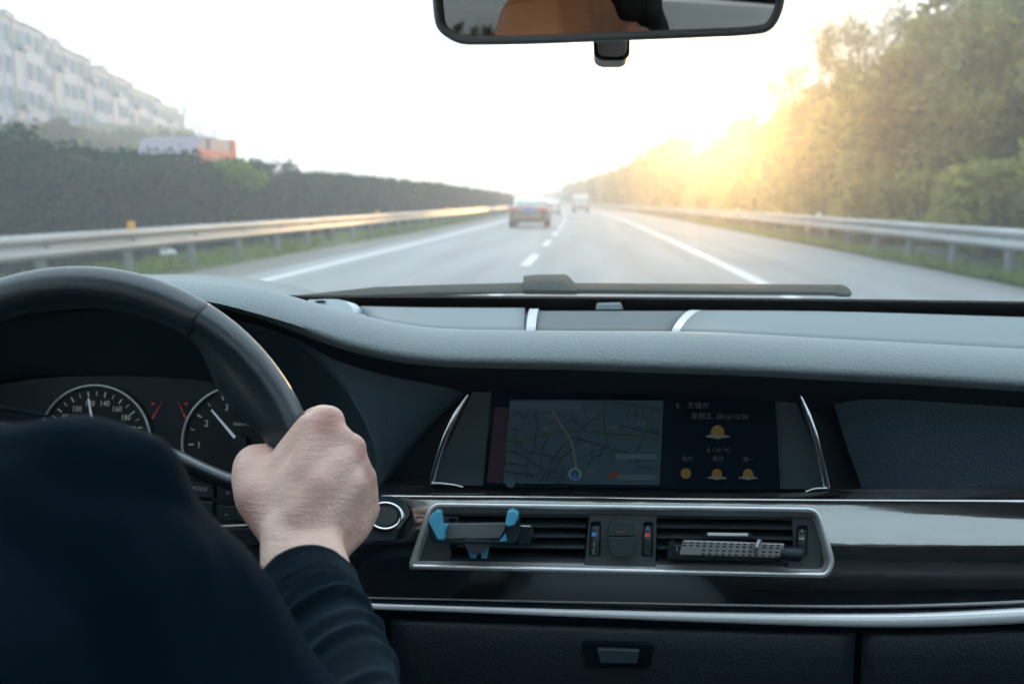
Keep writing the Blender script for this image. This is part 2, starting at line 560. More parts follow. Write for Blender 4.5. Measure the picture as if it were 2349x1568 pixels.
GR = 'bushy trees along the right bank'
LAB = 'bushy green roadside tree in the dense row behind the right guardrail'
TV = []
for s, m in ((11, m_leaf), (12, m_leaf2), (13, m_leaf), (14, m_leaf3)):
    TV.append(tree('bushy_tree', LAB, GR, m, s, 6.0, 2.1, 2.7, 3.3, 40, 170, .15, (0, 0, 0), cr=(.45, .85)))
scan(*TV)
spots = []
y = 9.0
while y < 330:
    st = 2.3 if y < 60 else (3.2 if y < 130 else 6.0)
    d = y
    notch = 84 < y < 104
    spots.append((11.3 + rnd.uniform(-.5, .5), y, .96 if not notch else .70))
    if y < 80: spots.append((14.3 + rnd.uniform(-.8, .8), y + 1.1, 1.20 if y < 36 else .92))
    y += st * rnd.uniform(.85, 1.15)
used = set()
for i, (x, y, s) in enumerate(spots):
    k = rnd.randrange(4)
    s *= rnd.uniform(.80, 1.14)
    if 112 < y < 200: s *= 1.22
    if y > 200: s *= 1.1
    loc = (x + cx(y), y, bank(min(x, 19), y) - .05)
    if k not in used:
        used.add(k); r = TV[k]; r.location = loc; r.scale = (s, s, s); r.rotation_euler[2] = rnd.uniform(0, 6)
    else:
        dup(TV[k], loc, rnd.uniform(0, 6.28), s)
# low shrubs filling the foot of the bank
SV = []
for s, m in ((31, m_leaf), (32, m_leaf2)):
    t = thing('shrub', 'low leafy shrub at the foot of the right tree row, behind the guardrail', 'shrub', (0, 0, 0), 'shrubs at the foot of the right bank', world=False)
    MB().tube([(0, 0, -.2), (.1, 0, .5), (.05, .1, 1.1)], [.05, .04, .01], n=6).build('stem', m_bark, t)
    leaves('foliage', crown_pts(s, 1.1, .9, .9, 16, 110, (.35, .6), .1), .13, m, t, seed=s)
    SV.append(t)
scan(*SV)
y = 8.0; first = [True, True]
while y < 100:
    k = rnd.randrange(2); x = 8.35 + rnd.uniform(-.35, .5); s = rnd.uniform(.75, 1.25)
    loc = (x + cx(y), y, bank(x, y))
    if first[k]:
        first[k] = False; SV[k].location = loc; SV[k].scale = (s, s, s)
    else: dup(SV[k], loc, rnd.uniform(0, 6.28), s)
    y += rnd.uniform(1.3, 2.0)

# tall airy trees standing above the row
def airy(loc, h, seed, label, rx, rz, clumps, per):
    t = thing('airy_tree', label, 'tree', loc, None, world=False)
    rr = random.Random(seed); b = MB()
    p = [(0, 0, -.2)] + [(rr.uniform(-.2, .2), rr.uniform(-.2, .2), h * .8 * i / 6) for i in range(1, 7)]
    b.tube(p, [.16 * (1 - .8 * i / 6) for i in range(7)], n=7)
    rng = np.random.default_rng(seed); P = []
    zc = h - rz
    for k in range(clumps):
        d = rng.normal(size=3); d /= np.linalg.norm(d); q = rng.uniform(.1, 1) ** .45
        c = np.array([d[0] * rx * q, d[1] * rx * .8 * q, zc + d[2] * rz * q])
        zb = max(h * .25, c[2] - rx * rng.uniform(.5, 1.0)); i = min(5, int(zb / (h * .8) * 6)); s0 = V(p[i])
        e = V(c); mid = s0.lerp(e, .5) + V((0, 0, -.25))
        b.tube([s0, mid, e], [.045, .028, .008], n=5, caps=False)
        r = rng.uniform(.35, .75)
        g = rng.normal(size=(per, 3)) * np.array([r * .55, r * .55, r * .75])
        P.append(g + c)
        for q_ in range(3):
            f = e + V(tuple(rng.normal(size=3) * r * .6)); b.tube([mid.lerp(e, .7), f], [.012, .004], n=4, caps=False)
    b.build('trunk', m_bark, t)
    leaves('crown', np.concatenate(P), .075, m_leaf4, t, seed=seed)
airy((GX(1965, 52), 52, 1.0), 10.0, 5, 'tall airy tree with wide see-through crown rising above the right row', 3.6, 2.9, 120, 105)
airy((GX(1835, 60), 60, 1.0), 8.4, 6, 'smaller thin-crowned tree just left of the tall airy one', 2.7, 2.2, 70, 85)
airy((GX(1760, 66), 66, 1.0), 7.2, 8, 'lowest and barest of the thin-crowned trees, nearest the sun', 2.2, 1.7, 36, 40)
airy((GX(2100, 46), 46, 1.0), 9.3, 9, 'thin-crowned tree right of the tall airy one, against the sky', 2.6, 2.2, 50, 55)

# left hedge on the median
def hedge():
    t = thing('hedge', 'long dark clipped hedge behind the left guardrail', 'hedge', (-9.4, 15, 0), world=False)
    rng = np.random.default_rng(4); P = []; S = []
    def off(x, y, z):
        return V((x, y, z)) * .55
    def top(y): return 2.16 + .30 * noise.noise(V((y * .30, 1, 0))) + .40 * noise.noise(V((y * .62, 5, 0)))
    n1, n2 = 30000, 22000
    for n, ya, yb, sz in ((n1, 4, 45, .06), (n2, 45, 330, .14), (5000, -34, 4, .12)):
        yy = ya + (yb - ya) * rng.random(n) ** 1.2
        sel = rng.random(n)
        for yv, sv in zip(yy, sel):
            tp = top(yv); zb = .05
            bul = .16 * noise.noise(V((0, yv * .6, sv * 3))) + rng.normal() * .04
            if sv < .62:
                z = zb + (tp - zb) * rng.random(); x = -8.75 + bul - .22 * (z / tp) ** 3
            elif sv < .96:
                x = -8.8 - 1.5 * rng.random(); z = tp + bul * .6 - .1
            else:
                x = -8.75 - 1.4 * rng.random(); z = tp + abs(rng.normal()) * .05
            P.append((x + 9.4 + cx(yv), yv - 15, z)); S.append(sz * (.7 + .6 * rng.random()))
    P = np.array(P); S = np.array(S)
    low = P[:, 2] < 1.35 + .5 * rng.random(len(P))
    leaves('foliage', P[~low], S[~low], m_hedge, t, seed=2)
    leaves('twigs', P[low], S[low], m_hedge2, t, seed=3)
    rows = []
    for yv in [-34 + 1.5 * i for i in range(56)] + [50 + 8 * i for i in range(36)]:
        tp = top(yv) - .14; c = cx(yv) + 9.4
        rows.append([(c + q, yv - 15, z) for q, z in ((-8.88, 0), (-8.88, tp * .6), (-9.0, tp - .08), (-9.2, tp), (-10.1, tp), (-10.3, tp - .1), (-10.35, 0))])
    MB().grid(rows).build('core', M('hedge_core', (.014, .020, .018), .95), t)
hedge()
# brush overhanging the hedge with fresher leaves
t = thing('shrub', 'fresh bright green bush poking out over the hedge top', 'shrub', (-9.1, 24.5, 0), None, world=False)
MB().tube([(0, 0, 0), (.1, 0, 1), (.05, .1, 1.9)], [.05, .04, .01], n=6).build('stem', m_bark, t)
leaves('foliage', crown_pts(77, .9, .35, 1.75, 12, 110, (.25, .45), .6), .08, leafmat('fresh_leaf', (.06, .12, .03), (.12, .22, .05)), t, seed=9)

# ------------------------------------------------------------------ hillside on the left
rng = np.random.default_rng(21); P = []; S = []
for k in range(1500):
    y = rng.uniform(25, 250); x = -rng.uniform(24.5, 52)
    z = hillz(x, y); r = rng.uniform(.6, 1.3)
    if z < .5: continue
    e = rng.normal(size=(34, 3)); e /= np.linalg.norm(e, axis=1)[:, None]
    e *= (r * rng.uniform(.4, 1.05, 34))[:, None]; e[:, 2] = np.abs(e[:, 2]) * 1.1
    P.append(e + np.array([x, y, z])); S.append(np.full(34, .26))
o = leaves('hillside_scrub', np.concatenate(P), np.concatenate(S), m_brown, kind='stuff', seed=6)
o['label'] = 'brownish winter scrub covering the slope below the apartment blocks'; 
HV = []
for s, m in ((51, m_leaf2), (52, m_brown), (53, m_leaf)):
    HV.append(tree('hillside_tree', 'rounded scrubby tree on the slope below the apartment blocks', 'trees on the left slope', m, s, 4.2, 2.0, 1.6, 2.5, 26, 90, .24, (0, 0, 0), cr=(.6, 1.0)))
scan(*HV)
first = [True] * 3
for i in range(46):
    y = rnd.uniform(45, 215); x = -rnd.uniform(26, 42) - y * .03
    k = rnd.randrange(3); s = rnd.uniform(.4, .75)
    if hillz(x, y) < .8: continue
    loc = (x, y, hillz(x, y) - .2)
    if first[k]: first[k] = False; HV[k].location = loc; HV[k].scale = (s, s, s)
    else: dup(HV[k], loc, rnd.uniform(0, 6.28), s)
bare = [(470, 95, 5.5, 'bare grey tree just left above the red and white truck'), (545, 120, 5.0, 'bare thin tree right of the red and white truck'),
        (430, 150, 6.0, 'bare tree at the end of the apartment row'), (600, 135, 3.6, 'small bare tree furthest right on the left slope')]
for i, (u, d, h, lab) in enumerate(bare):
    t = thing('bare_tree', lab, 'tree', (GX(u, d), d, max(-.1, hillz(GX(u, d), d))), None, world=False)
    rr = random.Random(i); b = trunk_mb(h * .7, .12, i + 60, 10, 1.6, .2)
    b.build('trunk', m_bark, t)
    leaves('crown', crown_pts(i + 90, 1.7, h * .35, h * .62, 16, 40, (.5, .8), .5), .10, m_brown, t, seed=i)

# apartment row
m_wall = M('pale_render', (.030, .145, .31), .8, var=(.3, .06))
m_wall2 = M('grey_render', (.05, .13, .24), .8)
m_pane = M('dark_pane', (.055, .125, .19), .9, spec=.05)
m_yel = M('ochre_trim', (.25, .25, .22), .8)
def block(loc, rz, kind, label, grp, zb):
    t = thing('apartment_block', label, 'building', loc, grp, world=False)
    t.rotation_euler[2] = rz
    h = 19.2 - zb + 3.5
    w = 6.2
    MB().box((0, 0, h * .5 - .8), (9, w - .06, h - 1.6)).build('wall', m_wall, t, smooth=False)
    MB().box((-.8, -w * .22 * (1 if kind else -1), h - .9), (5.5, w * .44, 2.2)).build('roof', m_wall if kind else m_wall2, t, smooth=False)
    MB().box((4.56, 0, h - 1.75), (.35, w - .1, .28)).build('parapet', m_wall2, t, smooth=False)
    for c in (-1, 1):
        for r in range(3):
            if (c == 1 and kind and r == 1): continue
            f = MB().box((4.54, c * 1.5, h - 3.4 - r * 3.0), (.14, 1.5 if c < 0 else 2.0, 1.7)).build('window', m_wall2, t, smooth=False)
            g = MB().box((4.60, c * 1.5, h - 3.4 - r * 3.0), (.1, 1.3 if c < 0 else 1.8, 1.5)).build('pane', m_pane, f, smooth=False)
            if kind and c == 1: MB().box((4.95, 1.5, h - 4.35 - r * 3.0), (.8, 2.2, .5)).build('balcony', m_wall2, t, smooth=False)
    if kind: MB().box((4.58, -.05, h * .5 - .8), (.12, .35, h - 1.8)).build('pilaster', m_yel, t, smooth=False)
    return t
A = V((-57.0, 92)); B = V((-77.5, 186)); NB = 16
dv = (B - A); rz = math.atan2(dv.y, dv.x) - math.pi / 2
LB = 'pale blue-grey apartment block in the stepped row on the left hill'
p0 = block((0, 0, 0), rz, 0, LB, 'apartment blocks in the row on the hill', 9.5)
p1 = block((0, 0, 0), rz, 1, LB, 'apartment blocks in the row on the hill', 9.5)
scan(p0, p1)
ORD = 'first second third fourth fifth sixth seventh eighth ninth tenth eleventh twelfth thirteenth fourteenth fifteenth last'.split()
fi = [True, True]
for i in range(NB):
    c = A + dv * (i / (NB - 1)); k = i % 2
    loc = (c.x - 4, c.y, 6.0 + .25 * (i % 3 - 1) + 2.0 * (1 - i / NB)); q = (p0, p1)[k]
    if fi[k]: fi[k] = False; q.location = loc; r = q
    else: r = dup(q, loc, rz)
    r['label'] = ORD[i] + ' apartment block' + (' with balconies,' if k else ',') + ' counted from the near left end of the stepped row'

# far treeline under the haze
P = []
rng = np.random.default_rng(77)
for k in range(900):
    x = rng.uniform(-230, 130); y = 380 + rng.uniform(0, 260) + abs(x) * .2
    if abs(x - cx(y)) < 16: continue
    hh = 5 + 4 * noise.noise(V((x * .02, y * .01, 0))) + rng.uniform(-1, 2)
    e = rng.normal(size=(40, 3)); e /= np.linalg.norm(e, axis=1)[:, None]
    e *= np.array([4.5, 4.5, hh * .5]); P.append(e + np.array([x, y, hh * .5]))
o = leaves('distant_woods', np.concatenate(P), .9, m_leaf2, kind='stuff', seed=5)
o['label'] = 'hazy line of woods where the road meets the sky'

# ------------------------------------------------------------------ guardrails
m_galv = M('galvanised_steel', (.30, .31, .32), .5, metal=.3, var=(2.0, .15, (1, .3, 1)))
m_post = M('galvanised_post', (.17, .175, .18), .6, metal=.2)
m_orange = M('orange_reflector', (.75, .36, .03), .4)
def rail(x0, side, label, posts, caps):
    t = thing('guardrail', label, 'guardrail', (x0, 10, 0), None, world=True)
    prof = [(0, .79), (.035, .785), (.065, .755), (.075, .715), (.05, .675), (.015, .655), (0, .63), (.015, .605), (.05, .585), (.075, .545), (.065, .505), (.035, .475), (0, .47)]
    rows = []
    for y in [-20 + 2 * i for i in range(60)] + [100 + 8 * i for i in range(50)]:
        rows.append([(x0 + side * (px) + cx(y), y, z) for px, z in prof])
    MB().grid(rows).build('beam', m_galv, t, solid=.004, auto=80)
    for y in posts:
        x = x0 - side * .10 + cx(y)
        MB().tube([(x, y, -.1), (x, y, .74)], .07, n=10).build('post', m_post, t)
        MB().box((x0 - side * .02 + cx(y), y, .63), (.09, .1, .22)).build('bracket', m_post, t, smooth=False)
    for y, w in caps:
        MB().box((x0 + side * .02 + cx(y), y, .84), (.11, .04, .12)).build('reflector', m_orange if side > 0 else m_white, t, smooth=False, bevel=.008)
    return t
def yrail(u, x):                                    # forward distance at which a rail at x shows at column u
    r = ray(u, 462); return x / (r.x / r.y)
rail(-6.95, 1, 'left guardrail of galvanised steel with orange reflectors, in front of the hedge',
     [yrail(1000, -6.95) * 0 + 5 + 2.45 * i for i in range(40)], [(yrail(295, -6.95), 1), (yrail(866, -6.95), 1), (yrail(1035, -6.95), 1)])
y23 = yrail(2310, 6.4)
rail(6.4, -1, 'right guardrail of galvanised steel with round posts, beside the hard shoulder',
     [y23 + 2.42 * i for i in range(-4, 38)], [(yrail(1883, 6.4), 1), (yrail(1700, 6.4), 1)])

# pale stones in the grass under the left guardrail
m_stone = M('pale_stone', (.55, .57, .56), .8, var=(8, .2))
for i, (u, v, w) in enumerate([(600, 551, .35), (555, 553, .3), (372, 579, .55), (285, 583, .5), (205, 594, .7), (60, 612, .6)]):
    p = UZ(u, v, .14)
    b = MB(); b.ball((0, 0, 0), 1, 9, 6, (w * .5, w * .8, .16))
    o = b.build('stone', m_stone)
    o.location = (p.x, p.y, .11)
    tag(o, ['pale stone furthest along the foot of the hedge', 'pale stone next nearer from the furthest one', 'longest pale stone beside the grass patch under the left rail',
            'flat pale stone between the long one and the wheel rim', 'wide pale stone half under the left rail', 'nearest pale stone at the very left edge'][i], 'stone', 'pale stones under the left guardrail')
p = UZ(2107, 598, .02)
o = MB().box((0, 0, .03), (.45, .16, .05)).build('litter', m_white, bevel=.02); o.location = (p.x, p.y, .0)
tag(o, 'scrap of white litter at the kerbless edge of the right shoulder', 'litter')

# tufts of grass
rng = np.random.default_rng(31); P = []
for k in range(26000):
    if k < 15000: x = rng.uniform(-8.9, -6.85); y = rng.uniform(6, 70)
    else: x = rng.uniform(6.12, 6.9); y = rng.uniform(6, 60)
    P.append((x + cx(y), y, .05 + rng.random() * .06 + max(0, (x - 7.4)) * .16))
o = leaves('grass', P, .07, leafmat('grass_blade', (.09, .13, .03), (.17, .25, .06), .3), kind='stuff', seed=8)
o['label'] = 'short green grass along both verges under the guardrails'

# ------------------------------------------------------------------ vehicles
def loft_body(secs, m, name, parent, sub_=1):
    rows = []
    for y, half in secs:
        full = [(x, y, z) for x, z in half] + [(-x, y, z) for x, z in reversed(half[1:-1])]
        rows.append(full)
    return MB().grid(rows, closed=True, capped=True).build(name, m, parent, sub=sub_, auto=60)
def sect(w, zb, zt, ws=.93):
    return [(0, zb), (w * .8, zb), (w * .97, zb + .08), (w, zb + (zt - zb) * .45), (w * .985, zt - .07), (w * ws, zt), (0, zt + .01)]
m_tyre = M('tyre', (.02, .02, .02), .85)
m_lamp = M('tail_lamp_red', (.55, .03, .02), .2, coat=.5)
m_plate = M('number_plate_blue', (.04, .12, .55), .4)
m_cglass = M('car_glass', (.16, .18, .19), .06, coat=1, ior=1.9)
def road_wheel(x, y, t, r=.32):
    w = MB(); w.tube([(x - .10, y, r), (x - .09, y, r), (x + .09, y, r), (x + .10, y, r)], [r * .93, r, r, r * .93], n=20)
    o = w.build('wheel', m_tyre, t)
    MB().tube([(x - .104, y, r), (x + .104, y, r)], r * .62, n=16).build('rim', m_chrome, o)
def sedan(loc, mp, lower, label, sc=1.0, rz=0.0):
    t = thing('car', label, 'car', loc, None, world=False); t.rotation_euler[2] = rz; t.scale = (sc, sc, sc)
    secs = [(0.0, sect(.72, .42, .86)), (.05, sect(.82, .34, .97)), (.35, sect(.88, .28, 1.01)), (1.0, sect(.90, .24, .99)),
            (2.2, sect(.91, .22, .93)), (3.3, sect(.90, .24, .90)), (4.2, sect(.86, .28, .80)), (4.55, sect(.72, .34, .66))]
    loft_body(secs, lower, 'body', t)
    cab = [(.62, [(0, .9), (.74, .9), (.76, .93), (.75, .97), (.70, 1.0), (.60, 1.02), (0, 1.03)]),
           (.95, [(0, .9), (.78, .9), (.79, .96), (.74, 1.12), (.68, 1.21), (.55, 1.25), (0, 1.28)]),
           (1.55, [(0, .9), (.80, .9), (.80, 1.0), (.72, 1.26), (.64, 1.37), (.50, 1.41), (0, 1.43)]),
           (2.4, [(0, .9), (.80, .9), (.80, 1.0), (.72, 1.27), (.64, 1.38), (.50, 1.42), (0, 1.44)]),
           (3.4, [(0, .85), (.80, .85), (.79, .87), (.76, .90), (.70, .92), (.5, .93), (0, .94)])]
    loft_body(cab, mp, 'cabin', t)
    MB().add([(-.56, .66, 1.06), (.56, .66, 1.06), (.47, 1.22, 1.375), (-.47, 1.22, 1.375)], [(0, 1, 2, 3)]).build('rear_window', m_cglass, t, solid=.01)
    for s in (-1, 1):
        b = MB(); b.add([(s * .81, .95, .98), (s * .81, 3.0, .96), (s * .715, 2.4, 1.32), (s * .715, 1.45, 1.31)], [(0, 1, 2, 3)])
        b.build('side_window', m_cglass, t, solid=.01)
        MB().box((s * .68, .03, .845), (.36, .14, .13)).build('tail_light', m_lamp, t, bevel=.03)
        MB().box((s * .62, -.01, .42), (.22, .05, .06)).build('bumper_reflector', m_lamp, t, smooth=False)
        MB().box((s * .93, 3.0, 1.0), (.16, .1, .12)).build('wing_mirror', lower, t, bevel=.02)
        for yy in (.85, 3.65): road_wheel(s * .80, yy, t)
    MB().box((0, -.02, .80), (.46, .03, .15)).build('number_plate', m_plate, t, smooth=False)
    MB().box((0, .02, .45), (1.5, .16, .2)).build('bumper', lower, t, bevel=.04)
    MB().box((0, .35, .28), (1.3, .4, .12)).build('undertray', m_tyre, t, smooth=False)
    return t
m_silverpaint = M('silver_paint', (.42, .43, .45), .25, metal=.5, coat=.8)
m_darkpaint = M('grey_brown_paint', (.13, .11, .10), .3, metal=.4, coat=.8)
m_whitepaint = M('white_paint', (.60, .60, .60), .3, coat=.6)
d = 45.7; sedan((GX(1211, d), d, 0), m_silverpaint, m_darkpaint, 'dark grey sedan with light roof and blue plate, ahead in the left lane')
d = 90.0; sedan((GX(1262, d), d, 0), m_whitepaint, m_whitepaint, 'small white car further ahead, half hidden behind the grey sedan', .98, R_(1.5))
# white van
d = 110.0
t = thing('van', 'boxy white van far ahead in the right lane', 'van', (GX(1333, d), d, 0), None, world=False); t.rotation_euler[2] = R_(2)
loft_body([(0, sect(.80, .42, 1.86, .85)), (.06, sect(.87, .36, 1.93, .88)), (1.5, sect(.88, .34, 1.95, .88)), (3.2, sect(.88, .34, 1.92, .86)), (3.9, sect(.86, .34, 1.25, .9)), (4.5, sect(.78, .38, .95, .9))], m_whitepaint, 'body', t)
MB().add([(-.62, -.01, 1.25), (.62, -.01, 1.25), (.56, .0, 1.7), (-.56, .0, 1.7)], [(0, 1, 2, 3)]).build('rear_window', m_whitepaint, t, solid=.01)
MB().box((0, -.02, .48), (1.5, .12, .14)).build('bumper', m_tyre, t)
for s in (-1, 1):
    MB().box((s * .78, 0, .9), (.12, .06, .3)).build('tail_light', m_lamp, t)
    for yy in (.8, 3.6): road_wheel(s * .78, yy, t, .33)
MB().box((0, -.03, .7), (.44, .03, .14)).build('number_plate', m_plate, t, smooth=False)

# truck on the other carriageway
m_tred = M('truck_red', (.42, .02, .05), .7)
m_twhite = M('truck_white', (.22, .19, .24), .7)
yt = 37.5; xt = GX(362, yt) 
t = thing('truck', 'white truck with red stripes passing behind the left hedge', 'truck', (xt, yt, 0), None, world=False)
MB().grid([[(x, y, z) for x, z in ((-1.2, z0), (1.2, z0), (1.2, z1), (-1.2, z1))] for y, z0, z1 in ((0, .6, 2.5), (.05, .55, 3.0), (1.0, .5, 3.15), (1.6, .5, 3.7), (2.3, .5, 3.75))], closed=True, capped=True).build('cab', m_twhite, t, bevel=.06, auto=30)
MB().box((0, 3.6, 2.4), (2.5, 2.5, 2.75)).build('cargo_box', m_twhite, t, bevel=.05)
MB().box((0, 3.0, 3.12), (2.54, 3.7, .26)).build('upper_stripe', m_tred, t, smooth=False)
MB().box((0, 3.0, 2.72), (2.53, 3.7, .34)).build('lower_stripe', m_tred, t, smooth=False)
MB().box((0, 5.1, 2.42), (2.56, .6, 2.82)).build('rear_frame', m_tred, t, smooth=False, bevel=.03)
MB().box((0, 2.8, .8), (1.2, 5.2, .4)).build('chassis', m_tyre, t, smooth=False)
MB().box((0, -.03, 2.35), (2.0, .04, .8)).build('windscreen', m_cglass, t, smooth=False)
for s in (-1, 1):
    for yy in (1.1, 4.6): road_wheel(s * 1.05, yy, t, .5)

# the air: pale even haze
m_haze = bpy.data.materials.new('haze'); m_haze.use_nodes = True
n, l = m_haze.node_tree.nodes, m_haze.node_tree.links; n.clear()
out = n.new('ShaderNodeOutputMaterial'); pv = n.new('ShaderNodeVolumePrincipled')
pv.inputs['Color'].default_value = (.86, .93, 1.0, 1)
pv.inputs['Density'].default_value = .0021
pv.inputs['Anisotropy'].default_value = .2
l.new(pv.outputs[0], out.inputs['Volume'])
o = MB().box((0, 515, 11.75), (1260, 1490, 26.9)).build('haze', m_haze, smooth=False)
o['kind'] = 'stuff'

# ================================================================== DASHBOARD
DB = thing('dashboard', 'dark leather dashboard with lacquered wood trim, screen and air vents', 'dashboard', (0, 1.05, .30))
def gridpx(rowf, us, n):
    """rowf(u) -> list of 3D points"""
    return [rowf(u) for u in us]
US = [-460 + 26 * i for i in range(128)]            # -460 .. 2842
TT = [(-460, 700), (-100, 655), (180, 640), (370, 638), (450, 643), (560, 655), (640, 671), (700, 688), (760, 705), (830, 722), (900, 738), (1000, 752), (1200, 757), (1550, 760), (1700, 765), (1900, 776), (2150, 789), (2349, 800), (2850, 828)]
FT = [(-460, 780), (-100, 728), (180, 700), (370, 681), (480, 692), (600, 722), (700, 752), (800, 785), (900, 808), (1000, 820), (1100, 824), (1300, 828), (1500, 835), (1700, 842), (1900, 852), (2100, 862), (2349, 878), (2850, 912)]
def roll_rows(u):
    T = U(u, hermite(TT, u), .955); F = U(u, hermite(FT, u), .903)
    pts = []
    B = U(u, hermite(TT, u) + 1.0, 1.02); pts += [B + V((0, .03, -.02)), B]
    for k in range(11):
        a = k / 10 * math.pi / 2
        y = T.y + (F.y - T.y) * (.62 * math.sin(a) + .38 * k / 10); z = T.z + (F.z - T.z) * (.62 * (1 - math.cos(a)) + .38 * (k / 10) ** 1.4); x = T.x + (F.x - T.x) * k / 10
        pts.append(V((x, y, z)))
    fv = hermite(FT, u)
    g = 1 - sstep(560, 760, u)
    for (dv_, y), (d2, y2) in zip(((9, .904), (20, .911), (38, .926), (62, .944), (90, .962)), ((4, .912), (9, .935), (15, .965), (24, 1.0), (40, 1.04))):
        pts.append(U(u, fv + dv_ + (d2 - dv_) * g, y + (y2 - y) * g))
    return pts
RR = [roll_rows(u) for u in US]
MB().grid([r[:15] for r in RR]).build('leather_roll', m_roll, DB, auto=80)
MB().grid([r[14:] for r in RR]).build('upper_fascia', M('fascia_shaded', (.010, .018, .028), .6, bump=GRAIN, spec=.25), DB, auto=80)  # shade under the roll is put into this darker leather colour

# top pad panels between roll and windscreen
def pad(name, u0f, u1f, vf, vn, yf, yn, m, lift=.0, nu=14, nv=8):
    """u0f/u1f: (far, near) columns of the sides; vf/vn: row at far/near edge as tables"""
    rows = []
    for i in range(nu + 1):
        s = i / nu; row = []
        for j in range(nv + 1):
            t = j / nv
            u = (u0f[0] + (u0f[1] - u0f[0]) * t) * (1 - s) + (u1f[0] + (u1f[1] - u1f[0]) * t) * s
            a = U(u, hermite(vf, u), yf); b = U(u, hermite(vn, u), yn)
            p = a.lerp(b, t); p.z += lift * math.sin(math.pi * min(1, max(0, t))) ** .5 + lift * .0
            row.append(p)
        rows.append(row)
    o = MB().grid(rows).build(name, m, DB, solid=.012, auto=60)
    return o
VN = [(u, v + 5) for u, v in TT]
VF = [(690, 690), (820, 703), (1210, 705), (1600, 704), (2349, 712), (2850, 722)]
base_rows = []
for u in US:
    if u < 640: 
        a = U(u, hermite(TT, u) - 1, 1.40)
    else: a = U(u, min(hermite(VF, u), hermite(TT, u)), 1.40)
    b_ = U(u, hermite(TT, u) + 3, .965)
    base_rows.append([a + V((0, .12, -.004)), a] + [a.lerp(b_, t / 6) + V((0, 0, -.004)) for t in range(1, 6)] + [b_ + V((0, 0, -.006))])
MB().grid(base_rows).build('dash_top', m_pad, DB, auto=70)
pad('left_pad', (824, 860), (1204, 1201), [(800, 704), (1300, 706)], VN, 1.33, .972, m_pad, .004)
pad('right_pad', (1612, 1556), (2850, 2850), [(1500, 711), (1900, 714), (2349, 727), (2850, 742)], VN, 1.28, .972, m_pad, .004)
m_grille = M('speaker_grille', (.16, .185, .20), .8, spec=.2, bump=[('wave', 260, .0008, .9, (1, 0, 0)), ('noise', 1200, .0003, .3)])
pad('speaker_grille', (1236, 1230), (1580, 1530), [(1200, 713), (1600, 713)], VN, 1.27, .975, m_grille, .003)
pad('centre_strip', (1216, 1206), (1236, 1228), [(1200, 708), (1600, 709)], VN, 1.31, .972, m_padstrip, .005)
pad('centre_strip', (1586, 1538), (1610, 1556), [(1200, 708), (1600, 711)], VN, 1.29, .972, m_padstrip, .004)
# bump on the far edge (sensor) and the light coloured box left
pl = Plane(U(1418, 700, 1.30), (0, -1, .25))
MB().prism([pl.P(*q) for q in rpoly([(1366, 710), (1371, 698), (1424, 697), (1430, 710)], 3)], (0, .05, 0)).build('light_sensor', m_pad, DB, bevel=.002)
m_pale = M('pale_plastic', (.50, .55, .58), .5)
pl = Plane(U(770, 705, 1.20), (0, -1, .35))
o = MB().prism([pl.P(*q) for q in rpoly([(700, 735), (706, 687), (778, 686), (800, 694), (818, 722), (822, 745)], [2, 6, 14, 14, 8, 2])], (0, .05, -.008)).build('projector_cover', m_pale, DB, bevel=.006, seg=3)
MB().prism([pl.P(*q, .002) for q in rpoly([(722, 690), (742, 689), (748, 693), (728, 694)], 1)], (0, .03, 0)).build('projector_slot', m_cave, DB)

# instrument binnacle: arched recess
E = [(800, 1210), (846, 1130), (864, 1075), (856, 1020), (832, 960), (796, 900), (752, 850), (700, 802), (620, 762), (500, 735), (350, 720), (180, 714), (0, 725), (-150, 770), (-300, 860), (-380, 1000), (-400, 1200)]
E = spline(E, 5)
cE = (300, 1060)
rows = []
for t, y, ky, kx in ((-.03, .932, 1.0, 1.0), (0, .928, 1.0, 1.0), (.08, .934, .985, .985), (.2, .952, .93, .96), (.5, .985, .76, .90), (1, 1.045, .58, .80)):
    rr = []
    for u, v in E:
        ex = 1.0 + (.02 if t < 0 else 0)
        rr.append(U(cE[0] + (u - cE[0]) * kx * ex, cE[1] + (v - cE[1]) * (ky if v < cE[1] else 1) * ex, y))
    rows.append(rr)
MB().grid(rows).build('binnacle_surround', m_fascia, DB, auto=75)
# fascia between binnacle and screen, right fascia
def fascia(name, LT, RT, vs, ymid, bulge=.004, m=m_fascia):
    rows = []
    for v in vs:
        ul, ur = hermite(LT, v), hermite(RT, v); row = []
        for k in range(17):
            t = k / 16; y = ymid(t, v)
            row.append(U(ul + (ur - ul) * t, v, y))
        rows.append(row)
    return MB().grid(rows).build(name, m, DB, auto=70)
Lc = [q for q in E if q[0] > 596 and q[1] < 1150][::-1]           # binnacle edge, top to bottom
Rc_ = spline([(1092, 858), (1080, 880), (1058, 915), (965, 1000), (876, 1112), (856, 1150)], 6)
def samp(P, t):
    k = t * (len(P) - 1); i = min(int(k), len(P) - 2); f = k - i
    return V(P[i]).lerp(V(P[i + 1]), f)
rows = []
for i in range(25):
    t = i / 24; row = []
    for j in range(21):
        s_ = j / 20
        tu = Lc[0][0] + (1092 - Lc[0][0]) * s_
        top = V((tu, hermite(FT, tu) + 30)); bot = samp([Lc[-1], (856, 1150)], s_)
        l_, r_ = samp(Lc, t), samp(Rc_, t)
        p = l_ * (1 - s_) + r_ * s_ + top * (1 - t) + bot * t - (V(Lc[0]) * (1 - s_) * (1 - t) + V(Rc_[0]) * s_ * (1 - t) + V(Lc[-1]) * (1 - s_) * t + V(Rc_[-1]) * s_ * t)
        y = .929 + .010 * math.sin(s_ * math.pi * .5) + .016 * s_ ** 6 + .006 * (1 - t) ** 3
        row.append(U(p.x, p.y, y))
    rows.append(row + [row[-1] + V((.004, .03, 0))])
